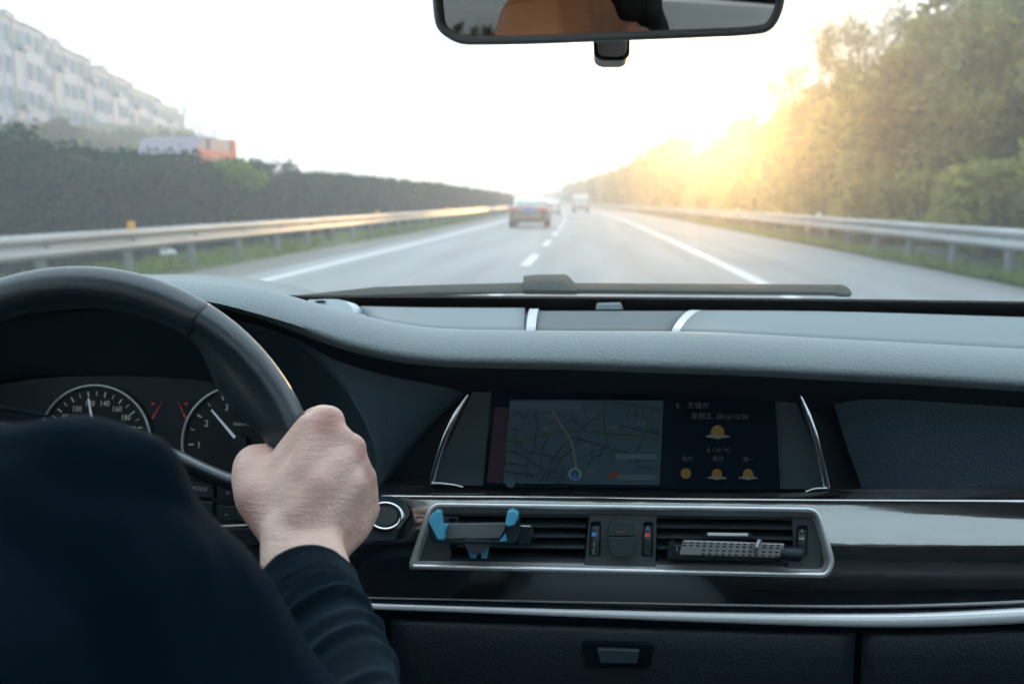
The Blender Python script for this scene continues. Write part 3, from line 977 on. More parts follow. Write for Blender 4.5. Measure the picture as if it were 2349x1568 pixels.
MB().grid(rows).build('left_fascia', m_fascia, DB, auto=75)
fascia('right_fascia', [(840, 1895), (905, 1908), (1000, 1935), (1116, 1976), (1160, 1990)], [(840, 2860), (1160, 2860)], [v for v in range(850, 1150, 24)] + [1145],
       lambda t, v: .952 - .012 * min(1, t * 10) ** .6 + max(0, (905 - v)) * .0002)
# dark recess behind the screen
pl = Plane(U(1450, 1000, .985), (0, -1, .05))
MB().prism([pl.P(*q) for q in [(860, 820), (2010, 830), (2010, 1160), (840, 1160)]], (0, .01, 0)).build('screen_recess', m_dark, DB)

# screen housing
SPL = Plane(U(1450, 1000, .950), (0, -1, .06))
sx = SPL.at(1450, 1000)
MB().prism([SPL.P(*q) for q in rpoly([(1088, 890), (1815, 892), (1902, 1122), (984, 1112)], [18, 18, 2, 2])], (0, .03, 0)).build('screen_housing', m_dark2, DB, bevel=.002)
DISP = MB().prism([SPL.P(*q, .002) for q in rpoly([(1128, 893), (1778, 895), (1790, 1122), (1108, 1114)], [10, 10, 1, 1])], (0, .006, 0)).build('display', m_black, DB, bevel=.001)
def scr(name, pts, m, off=.0026, parent=None):
    b = MB(); b.prism([SPL.P(*q, off) for q in pts], (0, .0004, 0))
    return sub(DISP, b.build(name, m, DB))
m_map = M('map_print', (.006, .018, .027), .25, emit=(.13, .235, .30), es=.035, var=(14, .25))
m_mapred = M('menu_red', (.014, .012, .020), .25, emit=(.12, .07, .10), es=.03)
m_road = M('map_road', (.003, .009, .015), .3, emit=(.04, .08, .12), es=.05)
m_green = M('map_green', (.004, .018, .012), .3, emit=(.05, .13, .09), es=.055)
m_route = M('map_route', (.035, .05, .045), .3, emit=(.40, .52, .45), es=.02)
m_txt = M('screen_text', (.016, .024, .03), .3, emit=(.45, .52, .58), es=.02)
m_sun = M('icon_sun', (.055, .038, .012), .3, emit=(.75, .50, .12), es=.03)
m_cloud = M('icon_cloud', (.03, .038, .038), .3, emit=(.40, .48, .42), es=.045)
m_menu = M('map_box', (.008, .014, .022), .3, emit=(.07, .12, .17), es=.1)
def K(px, py, ox=1900, oy=1540, s=780 / 2349):      # zoomed photo position -> reference units
    return ((ox + px * s) * .57349, (oy + py * s) * .57349)
scr('map', [K(420, 175), K(2270, 185), K(2225, 1200), K(335, 1180)], m_map)
scr('menu_bar', [K(240, 265), K(408, 265), K(330, 1180), K(140, 1168)], m_mapred)
scr('map_title_box', [K(440, 205), K(1290, 205), K(1290, 295), K(430, 295)], m_menu, .0032)
def roads(name, lines, w, m, off=.003):
    b = MB()
    for L in lines:
        P = [SPL.P(*K(*q), off) for q in (spline(L, 5) if len(L) > 2 else L)]
        for a, c in zip(P[:-1], P[1:]):
            d = (c - a); s_ = d.cross(SPL.n).normalized() * w * sx / 2
            b.prism([a - s_, c - s_, c + s_, a + s_], (0, .0003, 0))
    return sub(DISP, b.build(name, m, DB, kind='stuff' if len(lines) > 3 else None, merge=False))
roads('road_lines', [
    [(500, 290), (560, 370), (600, 400)], [(740, 300), (730, 400), (760, 480), (735, 600), (700, 780), (640, 920), (600, 1080)],
    [(400, 520), (580, 550)], [(510, 540), (470, 640)], [(500, 690), (490, 800)], [(380, 790), (520, 820), (660, 900), (800, 1010), (870, 1040)],
    [(500, 690), (620, 790), (800, 830), (1050, 890)], [(890, 610), (820, 750), (800, 880), (790, 990)], [(360, 930), (620, 970)],
    [(350, 1040), (450, 1050), (600, 1080), (760, 1080), (880, 1040), (960, 1030)], [(600, 1080), (640, 1120), (690, 1090), (640, 1050), (600, 1080)],
    [(880, 1040), (960, 860), (1050, 740), (1130, 680)], [(940, 1050), (1020, 900), (1150, 780), (1270, 590)], [(870, 1160), (900, 1060), (1010, 1060)],
    [(1160, 320), (1180, 410), (1300, 500), (1400, 430), (1500, 400)], [(1300, 500), (1320, 540)], [(1080, 470), (1160, 420)],
    [(1190, 630), (1400, 690), (1560, 745), (1700, 790), (1860, 810)], [(1350, 980), (1440, 850), (1500, 850), (1550, 750)], [(1390, 850), (1420, 780)],
    [(1640, 200), (1900, 240), (2250, 300)], [(1870, 240), (1830, 420)], [(1870, 350), (2180, 420)], [(1950, 250), (1930, 380)], [(2030, 260), (2010, 390)],
    [(1750, 490), (1920, 520), (2230, 600)], [(1120, 620), (1230, 640)], [(780, 1170), (850, 1080), (1000, 1110), (1100, 1060)], [(1040, 1180), (1060, 1000)], [(960, 1180), (1100, 1120)],
    [(2100, 550), (2230, 580)], [(2140, 500), (2120, 600)], [(2200, 500), (2180, 610)]], 3.2, m_road)
roads('highway_line', [[(390, 675), (560, 670), (760, 615), (950, 570), (1150, 550), (1400, 560), (1700, 590), (2000, 610), (2230, 670)],
                      [(1565, 190), (1550, 400), (1570, 600), (1620, 760), (1660, 920)], [(2150, 300), (2100, 420), (2040, 620), (1940, 800)]], 4.6, m_green, .0032)
roads('route_line', [[(930, 300), (1040, 490), (1100, 570), (1160, 690), (1200, 850), (1215, 1050)]], 5.5, m_route, .0036)
roads('info_box', [[(1700, 860), (2180, 860)], [(1720, 1110), (2180, 1110)]], 12, M('map_info', (.014, .03, .04), .3, emit=(.16, .26, .32), es=.05), .0034)
roads('warning_mark', [[(1625, 1125), (1635, 1080), (1730, 1075)]], 9, M('mark_orange', (.07, .025, .015), .3, emit=(.7, .2, .1), es=.02), .0036)
def disc(name, c, r, m, off=.0036, n=20, cut=None):
    pts = [(c[0] + r * math.cos(2 * math.pi * k / n), c[1] + r * math.sin(2 * math.pi * k / n)) for k in range(n)]
    return scr(name, pts, m, off)
disc('position_ring', K(1205, 1070), 15, M('ring_blue', (.05, .1, .14), .3, emit=(.2, .36, .45), es=.05), .0038)
disc('position_hole', K(1205, 1070), 10.5, m_map, .0042)
scr('position_arrow', [K(1205, 1060), K(1255, 1150), K(1205, 1125), K(1155, 1150)], M('arrow_blue', (.02, .06, .2), .3, emit=(.03, .12, .4), es=.05), .0046)
disc('compass_disc', K(425, 1178), 11, m_menu, .0038)

def text(body, plane, u, v, h, m, name='lettering', parent=None, off=.0, align='CENTER', ext=.0002, shear=0, xs=1.0, ang=0, wt=0):
    """h: height of the capitals in picture units at that place"""
    cu = bpy.data.curves.new('t', 'FONT'); cu.body = body; cu.align_x = align; cu.align_y = 'CENTER'
    cu.size = 1; cu.extrude = 0; cu.shear = shear; cu.resolution_u = 2; cu.offset = wt
    to = bpy.data.objects.new('t', cu); COL.objects.link(to)
    bpy.context.view_layer.update()
    me = bpy.data.meshes.new_from_object(to.evaluated_get(bpy.context.evaluated_depsgraph_get()))
    bpy.data.objects.remove(to)
    s = h * plane.at(u, v) / .70
    o0 = plane.P(u, v, off)
    ca, sa = math.cos(ang), math.sin(ang)
    for q in me.vertices:
        x, y = q.co.x * xs * s, q.co.y * s
        x, y = x * ca - y * sa, x * sa + y * ca
        q.co = o0 + plane.r * x + plane.up * y
    me.materials.append(m)
    o = bpy.data.objects.new(name, me); COL.objects.link(o)
    md = o.modifiers.new('thickness', 'SOLIDIFY'); md.thickness = ext; md.offset = 0
    if parent is not None:
        o.parent = parent
        o.location = -V(parent['_world']) if parent.get('_world') else (0, 0, 0)
    return o
def K2(px, py): return K(px, py, 2600, 1540)
def st(body, q, h, m=m_txt, name='lettering', **k): return text(body, SPL, q[0], q[1], h, m, name, DISP, off=.0030, **k)
st('无锡市', K2(580, 250), 12)
st('星期五, 2016/12/30', K2(840, 378), 11.5)
st('8 /10 °C', K2(825, 785), 11)
st('周六', K2(450, 890), 9.5); st('周日', K2(820, 890), 9.5); st('周一', K2(1190, 895), 9.5)
st('K', K2(340, 250), 12); 
st('KM', K(545, 250), 9); st('8 min', K(830, 250), 10)
st('21:56', K(1910, 905), 10, m_road); st('736 km', K(2020, 990), 10, m_road); st('2m', K(1840, 1150), 8, m_road); st('7%', K(2110, 1150), 8, m_road)
for nm, q in (('无锡', (900, 380)), ('惠山', (860, 520)), ('新区', (1400, 360)), ('滨湖', (1320, 730)), ('梅村', (1400, 1040)), ('锡山', (2000, 460)), ('安镇', (1660, 510))):
    st(nm, K(*q), 7.5, M('map_name', (.03, .035, .05), .3, emit=(.22, .24, .30), es=.05))
def icon(c, r, cloud=True):
    disc('sun_icon', c, r, m_sun, .0034)
    if cloud:
        pts = spline([(c[0] - 1.9 * r, c[1] + .75 * r), (c[0] - 1.1 * r, c[1] + .45 * r), (c[0] - .3 * r, c[1] + .35 * r), (c[0] + .5 * r, c[1] + .55 * r), (c[0] + 1.0 * r, c[1] + .45 * r), (c[0] + 1.9 * r, c[1] + .8 * r), (c[0] + .6 * r, c[1] + .95 * r), (c[0], c[1] + 1.1 * r), (c[0] - .6 * r, c[1] + .95 * r)], 4, True)
        scr('cloud_icon', pts, m_cloud, .0042)
icon(K2(815, 560), 15); icon(K2(432, 1062), 12, False); icon(K2(805, 1070), 12); icon(K2(1182, 1070), 12)

for mt in bpy.data.materials:
    if mt.name.split('_')[0] in ('map', 'menu', 'screen', 'icon', 'mark', 'ring', 'arrow'):
        mt.node_tree.nodes['Principled BSDF'].inputs['Specular IOR Level'].default_value = .12
        mt.node_tree.nodes['Principled BSDF'].inputs['Roughness'].default_value = .5
# chrome side strips of the screen
def strip_px(name, L, w, plane, m, parent, rad=.0035, n=8):
    P = [plane.P(u, v) for u, v in spline(L, 6)]
    ws = w if isinstance(w, list) else [w] * len(P)
    return MB().tube(P, [max(.0006, q * plane.at(1200, 1000) / 2) for q in ws], n=16, flat=.42, upv=(0, -1, .34)).build(name, m, parent, auto=80)
pl = Plane(U(1450, 1000, .940), (0, -1, .06))
L = [(1074, 905), (1046, 950), (1022, 1000), (1003, 1055), (989, 1108)]
strip_px('screen_trim', L, [5 + 9 * min(1, k / 6) - 3 * (k / 24) for k in range(25)], pl, m_chrome2, DB)
L = [(1835, 905), (1853, 950), (1870, 1000), (1885, 1060), (1897, 1118)]
strip_px('screen_trim', L, [5 + 10 * min(1, k / 6) - 1 * (k / 24) for k in range(25)], pl, m_chrome2, DB)
for L in ([(990, 1107), (1015, 1108), (1040, 1111), (1062, 1116)], [(1898, 1119), (1880, 1119), (1865, 1121), (1848, 1127)]):
    strip_px('trim_foot', L, 3.0, Plane(U(1450, 1115, .934), (0, -1, .06)), m_chrome, DB)
MB().prism([SPL.P(*q, .0026) for q in [(1791, 920), (1793, 920), (1799, 1112), (1797, 1112)]], (0, .0004, 0)).build('housing_seam', m_dark2, DB)

# lacquered wood trim
def trim_top(u): return hermite([(-460, 1075), (840, 1108), (900, 1111), (1200, 1113), (1500, 1117), (1976, 1120), (2349, 1122), (2850, 1126)], u) if u < 3000 else 1126
TP = [(-14, .975), (0, .957), (8, .952), (16, .9475), (24, .9435), (30, .9415), (50, .9378), (70, .9343), (90, .9312), (110, .9284), (128, .9262), (140, .9252), (165, .9242), (190, .9236), (215, .9234), (240, .9236), (262, .925), (276, .928), (284, .933)]
def wy(u):                                          # the dash wraps gently round towards the passenger
    r = ray(u, 1200); x = r.x / r.y * .92
    return -.35 * max(0, x - .10) ** 2
TPs = spline(TP, 3)
def trim_row(u):
    t0 = trim_top(u) - 2
    bot = hermite([(800, 1382), (1400, 1392), (1960, 1400), (2349, 1392), (2850, 1375)], u) if u > 800 else 1382
    k = (bot - t0) / 276.0
    return [U(u, t0 + a * k, y + wy(u)) for a, y in TPs]
# satin strip beneath
L = [(700, 1383), (830, 1389), (1100, 1398), (1400, 1408), (1700, 1417), (1960, 1422), (2150, 1420), (2349, 1411), (2600, 1396), (2850, 1378)]
P = [U(u, v, .921 + wy(u)) for u, v in spline(L, 8)]
m0 = U(1400, 1400, .921)
rads = [(15 + 20 * sstep(900, 2400, u)) * .000438 * .92 / 2 for u, v in spline(L, 8)]
MB().tube(P, rads, n=16, flat=.7, upv=(0, -1, .2)).build('satin_strip', m_alu, DB, auto=80)
MB().grid([[U(u, hermite(L, u) - 22, .926 + wy(u)), U(u, hermite(L, u) - 10, .9245 + wy(u)), U(u, hermite(L, u), .926 + wy(u)), U(u, hermite(L, u) + 28, .93 + wy(u))] for u in range(690, 2860, 30)]).build('shadow_gap', m_black, DB)

# lower panels, glove box
def lower(name, u0, u1, m, top=24, ub=None):
    rows = []
    for k in range(25):
        t = k / 24; row = []
        for j, (dv_, y) in enumerate(((0, .936), (3, .928), (9, .9235), (20, .921), (60, .918), (130, .916), (260, .92), (400, .935))):
            u = (u0[0] + (u0[1] - u0[0]) * dv_ / 400) * (1 - t) + (u1[0] + (u1[1] - u1[0]) * dv_ / 400) * t
            row.append(U(u, hermite(L, u) + top + dv_, y + wy(u) + (.004 if k in (0, 24) else 0)))
        rows.append(row)
    return MB().grid(rows).build(name, m, DB, solid=.006, auto=70)
m_low = M('lower_leather', (.008, .016, .027), .55, bump=GRAIN, spec=.4)
lower('knee_panel', (600, 600), (882, 890), m_low)
GB = lower('glovebox_door', (896, 904), (1962, 1946), m_low)
lower('side_panel', (1978, 1962), (2850, 2850), m_low)
MB().grid([[U(u, hermite(L, u) + 10, .945), U(u, 1990, .955)] for u in (560, 1400, 2860)]).build('lower_backing', m_cave, DB)
HP = Plane(U(1418, 1505, .9135), (0, -1, .05))
o = MB().prism([HP.P(*q) for q in rpoly([(1333, 1472), (1503, 1476), (1492, 1532), (1346, 1531)], 12)], (0, .006, 0)).build('handle_recess', m_cave, DB, bevel=.001); sub(GB, o); 
o = MB().prism([HP.P(*q, .004) for q in rpoly([(1369, 1487), (1468, 1491), (1461, 1522), (1377, 1521)], 5)], (0, .006, 0)).build('handle', m_dark2, DB, bevel=.0012, seg=3); sub(GB, o)

# ------------------------------------------------------------------ centre air vents
VP = Plane(U(1426, 1240, .917), (0, -.985, .17))
vk = VP.at(1426, 1240)
OUT = rpoly([(986, 1150), (1880, 1161), (1917, 1290), (1900, 1325), (940, 1305), (938, 1290)], [26, 30, 26, 26, 20, 14], 7)
def scale_poly(P, inset):
    """push every vertex of a closed polygon inwards"""
    n = len(P); out = []
    for i in range(n):
        a, b_, c = V(P[i - 1]), V(P[i]), V(P[(i + 1) % n])
        d = (c - a).normalized(); nn = V((-d.y, d.x))
        out.append(tuple(b_ + nn * inset))
    return out
def inside(P, p):
    c = False; n = len(P)
    for i in range(n):
        (x0, y0), (x1, y1) = P[i - 1], P[i]
        if (y0 > p[1]) != (y1 > p[1]) and p[0] < (x1 - x0) * (p[1] - y0) / (y1 - y0) + x0: c = not c
    return c
TPs = spline(TP, 4)
tus = [700 + 8 * i for i in range(270)]
INN = scale_poly(OUT, 4)
tb = MB(); tr3 = [trim_row(u) for u in tus]
tb.v = [tuple(p) for r in tr3 for p in r]; nT = len(TPs)
def trim_v(u, a):
    t0 = trim_top(u) - 2; bot = hermite([(800, 1382), (1400, 1392), (1960, 1400), (2349, 1392), (2850, 1375)], u) if u > 800 else 1382
    return t0 + a * (bot - t0) / 276.0
hid = [[inside(INN, (u, trim_v(u, TPs[k][0]))) for k in range(nT)] for u in tus]
for i in range(len(tus) - 1):
    for k in range(nT - 1):
        if hid[i][k] and hid[i + 1][k] and hid[i][k + 1] and hid[i + 1][k + 1]: continue
        tb.f.append((i * nT + k, i * nT + k + 1, (i + 1) * nT + k + 1, (i + 1) * nT + k))
tb.build('wood_trim', m_wood, DB, auto=85)
AV = MB()
rings = []
for ins, off in ((0, -.024), (0, .001), (1.5, .0028), (6.5, .0040), (11.5, .0028), (13.5, .0005), (15, -.002), (20, -.006), (28, -.011), (30, -.02)):
    rings.append([VP.P(u, v, off) for u, v in scale_poly(OUT, ins)])
AV.grid([r + [r[0]] for r in rings])
AVo = AV.build('air_vent_frame', m_chrome, DB, auto=80)
def vp(name, pts, o1, depth, m, r=3, bev=.0008, smooth=True):
    b = MB(); b.prism([VP.P(*q, o1) for q in (rpoly(pts, r) if r else pts)], -VP.n * depth)
    return sub(AVo, b.build(name, m, DB, bevel=bev, smooth=smooth))
# back of the ducts
vp('duct', [(965, 1172), (1880, 1180), (1895, 1312), (955, 1298)], -.050, .004, m_cave, 8, 0)
MBd = MB(); q4 = scale_poly(OUT, 26)
MBd.grid([[VP.P(u, v, o_) for u, v in q4 + [q4[0]]] for o_ in (-.010, -.052)]); sub(AVo, MBd.build('duct_wall', m_cave, DB))
# end plates and middle block
m_plate2 = M('vent_plate', (.055, .070, .078), .45, bump=FINE)
vp('vent_end_plate', [(985, 1180), (1052, 1186), (1036, 1262), (1030, 1298), (952, 1290)], -.006, .03, m_plate2, 6)
vp('vent_end_plate', [(1817, 1189), (1866, 1191), (1884, 1240), (1886, 1300), (1870, 1306), (1800, 1304), (1822, 1262)], -.006, .03, m_plate2, 8)
vp('vent_block', [(1352, 1179), (1507, 1180), (1504, 1303), (1340, 1300)], -.004, .035, m_plate2, 3)
# horizontal slats
def slats(ul, ur, vt, blk):
    for (v0, v1) in vt:
        a = VP.P(ul(v0), v0, -.006); c = VP.P(ur(v1), v1, -.006)
        b = MB()
        d = -VP.n; up = VP.up
        prof = [(0, 0), (.0012, .0010), (.022, .004), (.022, .0015), (.0012, -.0012)]
        b.grid([[p + d * x + up * z for x, z in prof] for p in (a, c)], closed=True, capped=True)
        sub(AVo, b.build('slat', blk, DB))
m_slat = M('vent_slat', (.035, .048, .058), .35)
slats(lambda v: 1055 - (v - 1181) * .18, lambda v: 1349 - (v - 1181) * .10, [(1181.5, 1184), (1205.5, 1208), (1228.5, 1231), (1253.5, 1256), (1284, 1287)], m_slat)
slats(lambda v: 1508, lambda v: 1820, [(1186, 1190), (1209, 1212.5), (1232.5, 1236.5), (1257.5, 1260), (1289, 1291)], m_slat)
for ul, ur, lab in ((1053, 1349, 0), (1506, 1819, 1)):       # sill above the slats and vertical vanes behind
    for k in range(9):
        u = ul + 18 + (ur - ul - 36) * k / 8
        b = MB(); b.prism([VP.P(u, 1178, -.030), VP.P(u + 1.5, 1178, -.030), VP.P(u + 1.5, 1300, -.030), VP.P(u, 1298, -.030)], -VP.n * .014)
        sub(AVo, b.build('vane', m_cave, DB))
# adjusters
def thumb(u0, u1, v0, v1, marks, ridge, inset=2.5):
    vp('wheel_slot', [(u0, v0), (u1, v0), (u1 - 1.5, v1), (u0 - 4, v1)], -.0036, .0006, m_cave, 7, 0)
    c = (u0 + u1) / 2 - 1; b = MB(); rows = []
    for k in range(9):
        t = k / 8; v = v0 + 10 + (v1 - v0 - 13) * t
        off = -.0052 + .0042 * math.sin(math.pi * t)
        rows.append([VP.P(c - (u1 - u0) * .38 - 2 * t, v, off), VP.P(c + (u1 - u0) * .38 - 1.5 * t, v, off)])
    w = MB(); w.grid(rows); sub(AVo, w.build('thumbwheel', m_dark2, DB, solid=.0015))
    for rv in ridge:
        L_ = (u1 - u0) * .30
        P_ = [VP.P(c - L_ - 1, rv, -.0018), VP.P(c - L_ * .5 - 1, rv + 2, -.0004), VP.P(c + L_ * .5 - 1, rv + 2, -.0004), VP.P(c + L_ - 1, rv, -.0018)]
        sub(AVo, MB().tube(P_, 1.6 * vk, n=8).build('wheel_ridge', m_dark2, DB))
    for pts, m in marks:
        sub(AVo, MB().prism([VP.P(*q, .0006) for q in pts], -VP.n * .0012).build('mark', m, DB))
m_mblue = M('cold_blue', (.04, .16, .5), .4, emit=(.1, .35, .9), es=.10); m_mred = M('warm_red', (.5, .05, .05), .4, emit=(.9, .15, .12), es=.10)
m_mw = M('mark_white', (.5, .52, .5), .5)
thumb(1355, 1379, 1195, 1275, [([(1358, 1221), (1368, 1221), (1367, 1229), (1357, 1229)], m_mblue), ([(1362, 1242), (1363.3, 1242), (1363, 1252), (1361.7, 1252)], m_mw), ([(1361, 1258), (1362.3, 1258), (1362, 1270), (1360.7, 1270)], m_mw)], [1211, 1232, 1254])
thumb(1476, 1499, 1196, 1275, [([(1480, 1223), (1490.5, 1223), (1489.5, 1231), (1479.5, 1231)], m_mred), ([(1486, 1205), (1487.2, 1205), (1487, 1214), (1485.8, 1214)], m_mw)], [1215, 1235, 1257])
thumb(1829, 1853, 1204, 1274, [([(1839, 1213), (1840.2, 1213), (1840.8, 1220), (1839.6, 1220)], m_mw), ([(1833, 1233.6), (1842, 1233.2), (1841.6, 1231), (1846.5, 1234.5), (1841.8, 1238), (1842, 1235.6), (1833, 1236)], m_mw)], [1220, 1244, 1266])
vp('rocker_upper', [(1403, 1195), (1450, 1195), (1459, 1229), (1393, 1228)], .0015, .007, m_dark2, [9, 9, 2, 2], .0014)
vp('rocker_lower', [(1393, 1231), (1459, 1232), (1451, 1277), (1401, 1276)], .0022, .007, m_dark2, [2, 2, 10, 10], .0014)
sub(AVo, MB().prism([VP.P(*q, .0018) for q in [(1414, 1218), (1437, 1218.4), (1437, 1219.2), (1414, 1218.9)]], -VP.n * .001).build('mark', m_mred, DB))
vp('air_tab', [(1619, 1222), (1722, 1223), (1729, 1236), (1613, 1235)], -.001, .012, m_dark, 3)
vp('tab_strip', [(1623, 1221.5), (1716, 1223), (1716, 1229), (1624, 1228)], .002, .003, m_alu, 1, .0006)
vp('adjuster_slot', [(1033, 1245), (1048, 1245), (1048, 1262), (1031, 1262)], -.0055, .0008, m_cave, 5, 0)
vp('adjuster_slot', [(1030, 1187), (1046, 1187), (1046, 1196), (1028, 1196)], -.0055, .0008, m_cave, 5, 0)

# start button left of the vents
SP = Plane(U(890, 1185, .905), (0, -.96, .28))
o = MB().prism([SP.P(*q, -.002) for q in rpoly([(838, 1150), (896, 1150), (922, 1162), (934, 1190), (922, 1205), (905, 1240), (838, 1242), (820, 1242)], [4, 14, 14, 14, 4, 8, 6, 4])], (0, .02, 0)).build('button_surround', m_dark2, DB, bevel=.0015)
cbu, cbv = 884, 1184
rr = [SP.P(cbu + 38 * math.cos(a * math.pi / 18), cbv + 30 * math.sin(a * math.pi / 18), .001) for a in range(36)]
MB().tube(rr, .0028, n=10, closed=True).build('button_ring', m_chrome2, DB, auto=80)
bt = [SP.P(cbu - 2 + 31 * math.cos(a * math.pi / 18), cbv + 24 * math.sin(a * math.pi / 18), .002) for a in range(36)]
MB().prism(bt, (0, .01, 0)).build('start_button', m_plate2, DB, bevel=.0016, seg=3)
MB().prism([SP.P(*q, -.0008) for q in [(882, 1218), (908, 1218), (907, 1219), (882, 1219)]], (0, .0005, 0)).build('mark', m_mw, DB)

# ------------------------------------------------------------------ instruments
CP = Plane(U(380, 1000, 1.040), (0, -1, .10))
ck = CP.at(380, 1000)
IC = MB().prism([CP.P(*q, -.004) for q in spline([(-360, 1260), (-280, 1060), (-140, 925), (60, 872), (250, 862), (550, 862), (680, 880), (800, 980), (830, 1120), (800, 1300)], 4)], (0, .02, 0)).build('instrument_face', m_dark, DB)
m_dial = M('dial_black', (.004, .009, .014), .5)
m_glow = M('binnacle_lip', (.09, .13, .14), .5)
def gauge(c, R, a0, a1, ticks, nums, needle, needle_from):
    def pc(a, r): return (c[0] + r * math.cos(R_(a)), c[1] - r * math.sin(R_(a)))
    sub(IC, MB().prism([CP.P(*pc(a, R - 3), -.001) for a in range(0, 360, 6)], (0, .003, 0)).build('dial', m_dial, DB))
    sub(IC, MB().tube([CP.P(*pc(a, R), .002) for a in range(0, 360, 4)], 3.2 * ck, n=10, closed=True).build('dial_ring', m_chrome, DB, auto=80))
    sub(IC, MB().tube([CP.P(*pc(a, R - 6), -.001) for a in range(0, 360, 6)], 1.6 * ck, n=8, closed=True).build('inner_ring', m_dark2, DB, auto=80))
    for a, big in ticks:
        r0, r1, w = (R - 26, R - 14, 1.5) if big else (R - 24, R - 14, .8)
        d = V((math.sin(R_(a)), math.cos(R_(a)))) * w
        p, q = pc(a, r0), pc(a, r1)
        sub(IC, MB().prism([CP.P(p[0] - d.x, p[1] - d.y, .0004), CP.P(q[0] - d.x, q[1] - d.y, .0004), CP.P(q[0] + d.x, q[1] + d.y, .0004), CP.P(p[0] + d.x, p[1] + d.y, .0004)], (0, .0006, 0)).build('tick', m_white, DB))
    for body, u, v, h in nums:
        t_ = text(body, CP, u, v, h, m_white, 'digits', None, off=.0006, shear=.12, xs=.86, wt=.01)
        t_.parent = IC
    a, r0, r1 = needle
    d = V((math.sin(R_(a)), math.cos(R_(a))))
    p, q = pc(a, r0), pc(a, r1)
    sub(IC, MB().prism([CP.P(p[0] - d.x * 3, p[1] - d.y * 3, .005), CP.P(q[0] - d.x * 1.6, q[1] - d.y * 1.6, .005), CP.P(q[0] + d.x * 1.6, q[1] + d.y * 1.6, .005), CP.P(p[0] + d.x * 3, p[1] + d.y * 3, .005)], (0, .0012, 0)).build('needle', m_needle, DB))
    sub(IC, MB().prism([CP.P(*pc(k, 17), .008) for k in range(0, 360, 12)], (0, .008, 0)).build('needle_hub', m_dark, DB, bevel=.001))
gauge((218, 1009), 126, 0, 180, [(98.5 - (v - 120) * 1.04, v % 20 == 0) for v in range(0, 261, 10)],
      [('80', 149, 956.5, 12.6), ('100', 175.6, 937.8, 12.6), ('120', 205.6, 925.4, 12.6), ('140', 239.6, 925.4, 12.6), ('160', 267.4, 938.2, 12.6), ('180', 287.5, 957.6, 12.6), ('60', 132, 986, 12.6), ('200', 299, 985, 12.6)],
      (99.5, 12, 97), None)
gauge((549, 1016), 131, 0, 180, [(181.5 - i * 17.8, i % 2 == 0) for i in range(0, 13)],
      [('3', 519.4, 934.5, 14.5), ('2', 473, 971, 14.5), ('1', 455.4, 1020.9, 14.5), ('4', 572, 930, 14.5), ('1/min x 1000', 557.9, 972.2, 7.5)],
      (130.2, 15, 100), None)
for pts in ([(347, 922), (358.5, 925.5), (347, 929.5)], [(430.5, 922), (419.5, 925.5), (430.5, 929.5)]):
    sub(IC, MB().prism([CP.P(*q, .0004) for q in pts], (0, .0006, 0)).build('warning_triangle', m_red, DB))
for (a, b_) in (((371, 921), (348.6, 959.4)), ((408, 921), (426, 959.4))):
    for t0, t1, w in ((0, .22, .7), (.28, .6, 1.3), (.68, 1, 2.2)):
        p = V(a).lerp(V(b_), t0); q = V(a).lerp(V(b_), t1); d = (q - p).normalized(); s_ = V((-d.y, d.x)) * w
        sub(IC, MB().prism([CP.P(*(p - s_), .0004), CP.P(*(q - s_), .0004), CP.P(*(q + s_), .0004), CP.P(*(p + s_), .0004)], (0, .0006, 0)).build('lane_bar', m_red, DB))
# silver-grey lip left of the speedometer
MB().tube([U(-60, 925, .95), U(50, 942, .96), U(110, 955, .98)], [.006, .004, .002], n=8, flat=.5).build('column_lever', m_dark2, DB)

# ================================================================== STEERING WHEEL
fwd = CAMR @ V((0, 0, -1))
WAX = .72
WC = CAMP + ray(180, 1176) / ray(180, 1176).dot(fwd) * WAX
WP = Plane(WC, -fwd)
wk = WP.at(180, 1176)
SW = thing('steering_wheel', 'black leather steering wheel with thumb grip, gripped by the driver', 'steering wheel', tuple(WC))
def rim_pt(a, r, h): return WC + (WP.r * math.cos(R_(a)) + WP.up * math.sin(R_(a))) * r * wk + WP.n * h * wk
def rim_prof(a, seg):
    Rc = 521; ro = 45; hh = 42
    if seg == 'top': ri = 46 + 3 * math.sin(R_(a)) ; dip = 0
    else:
        g = sstep(58, 40, a) if a > 36 else 1.0
        g *= sstep(12, 36, a)
        ri = 47 + 49 * g; dip = .34 * max(g, .35)
    out = []
    for k in range(28):
        ph = 2 * math.pi * k / 28; c, s = math.cos(ph), math.sin(ph)
        r = Rc + (ro if c > 0 else ri) * c
        h = hh * s * (1 - .14 * (c < 0) * (ri - 46) / 50)
        if dip and s > 0: h *= 1 - dip * math.exp(-((r - 500) / 13.0) ** 2)
        if dip and c < -.3: h *= .86
        out.append(rim_pt(a, r, h))
    return out
def rim(a0, a1, seg, step=3):
    n = int(abs(a1 - a0) / step); rows = []
    for i in range(n + 1):
        a = a0 + (a1 - a0) * i / n
        pr = rim_prof(a, seg)
        if i in (0, n):
            cen = sum(pr, V((0, 0, 0))) / len(pr)
            rows.append([cen + (p - cen) * .90 for p in pr]) if i == 0 else rows.append([p for p in pr])
            if i == n: rows.append([cen + (p - cen) * .90 for p in pr])
            else: rows.append([cen + (rim_prof(a + .4, seg)[k] - cen) * 1 for k, p in enumerate(pr)])
        else: rows.append(pr)
    return MB().grid(rows, closed=True, capped=True)
rim(57.6, 122.4, 'top', 2).build('rim', m_wheel, SW, auto=85)
rim(57.2, -18, 'grip', 2).build('rim_grip', m_wheel, SW, auto=85)
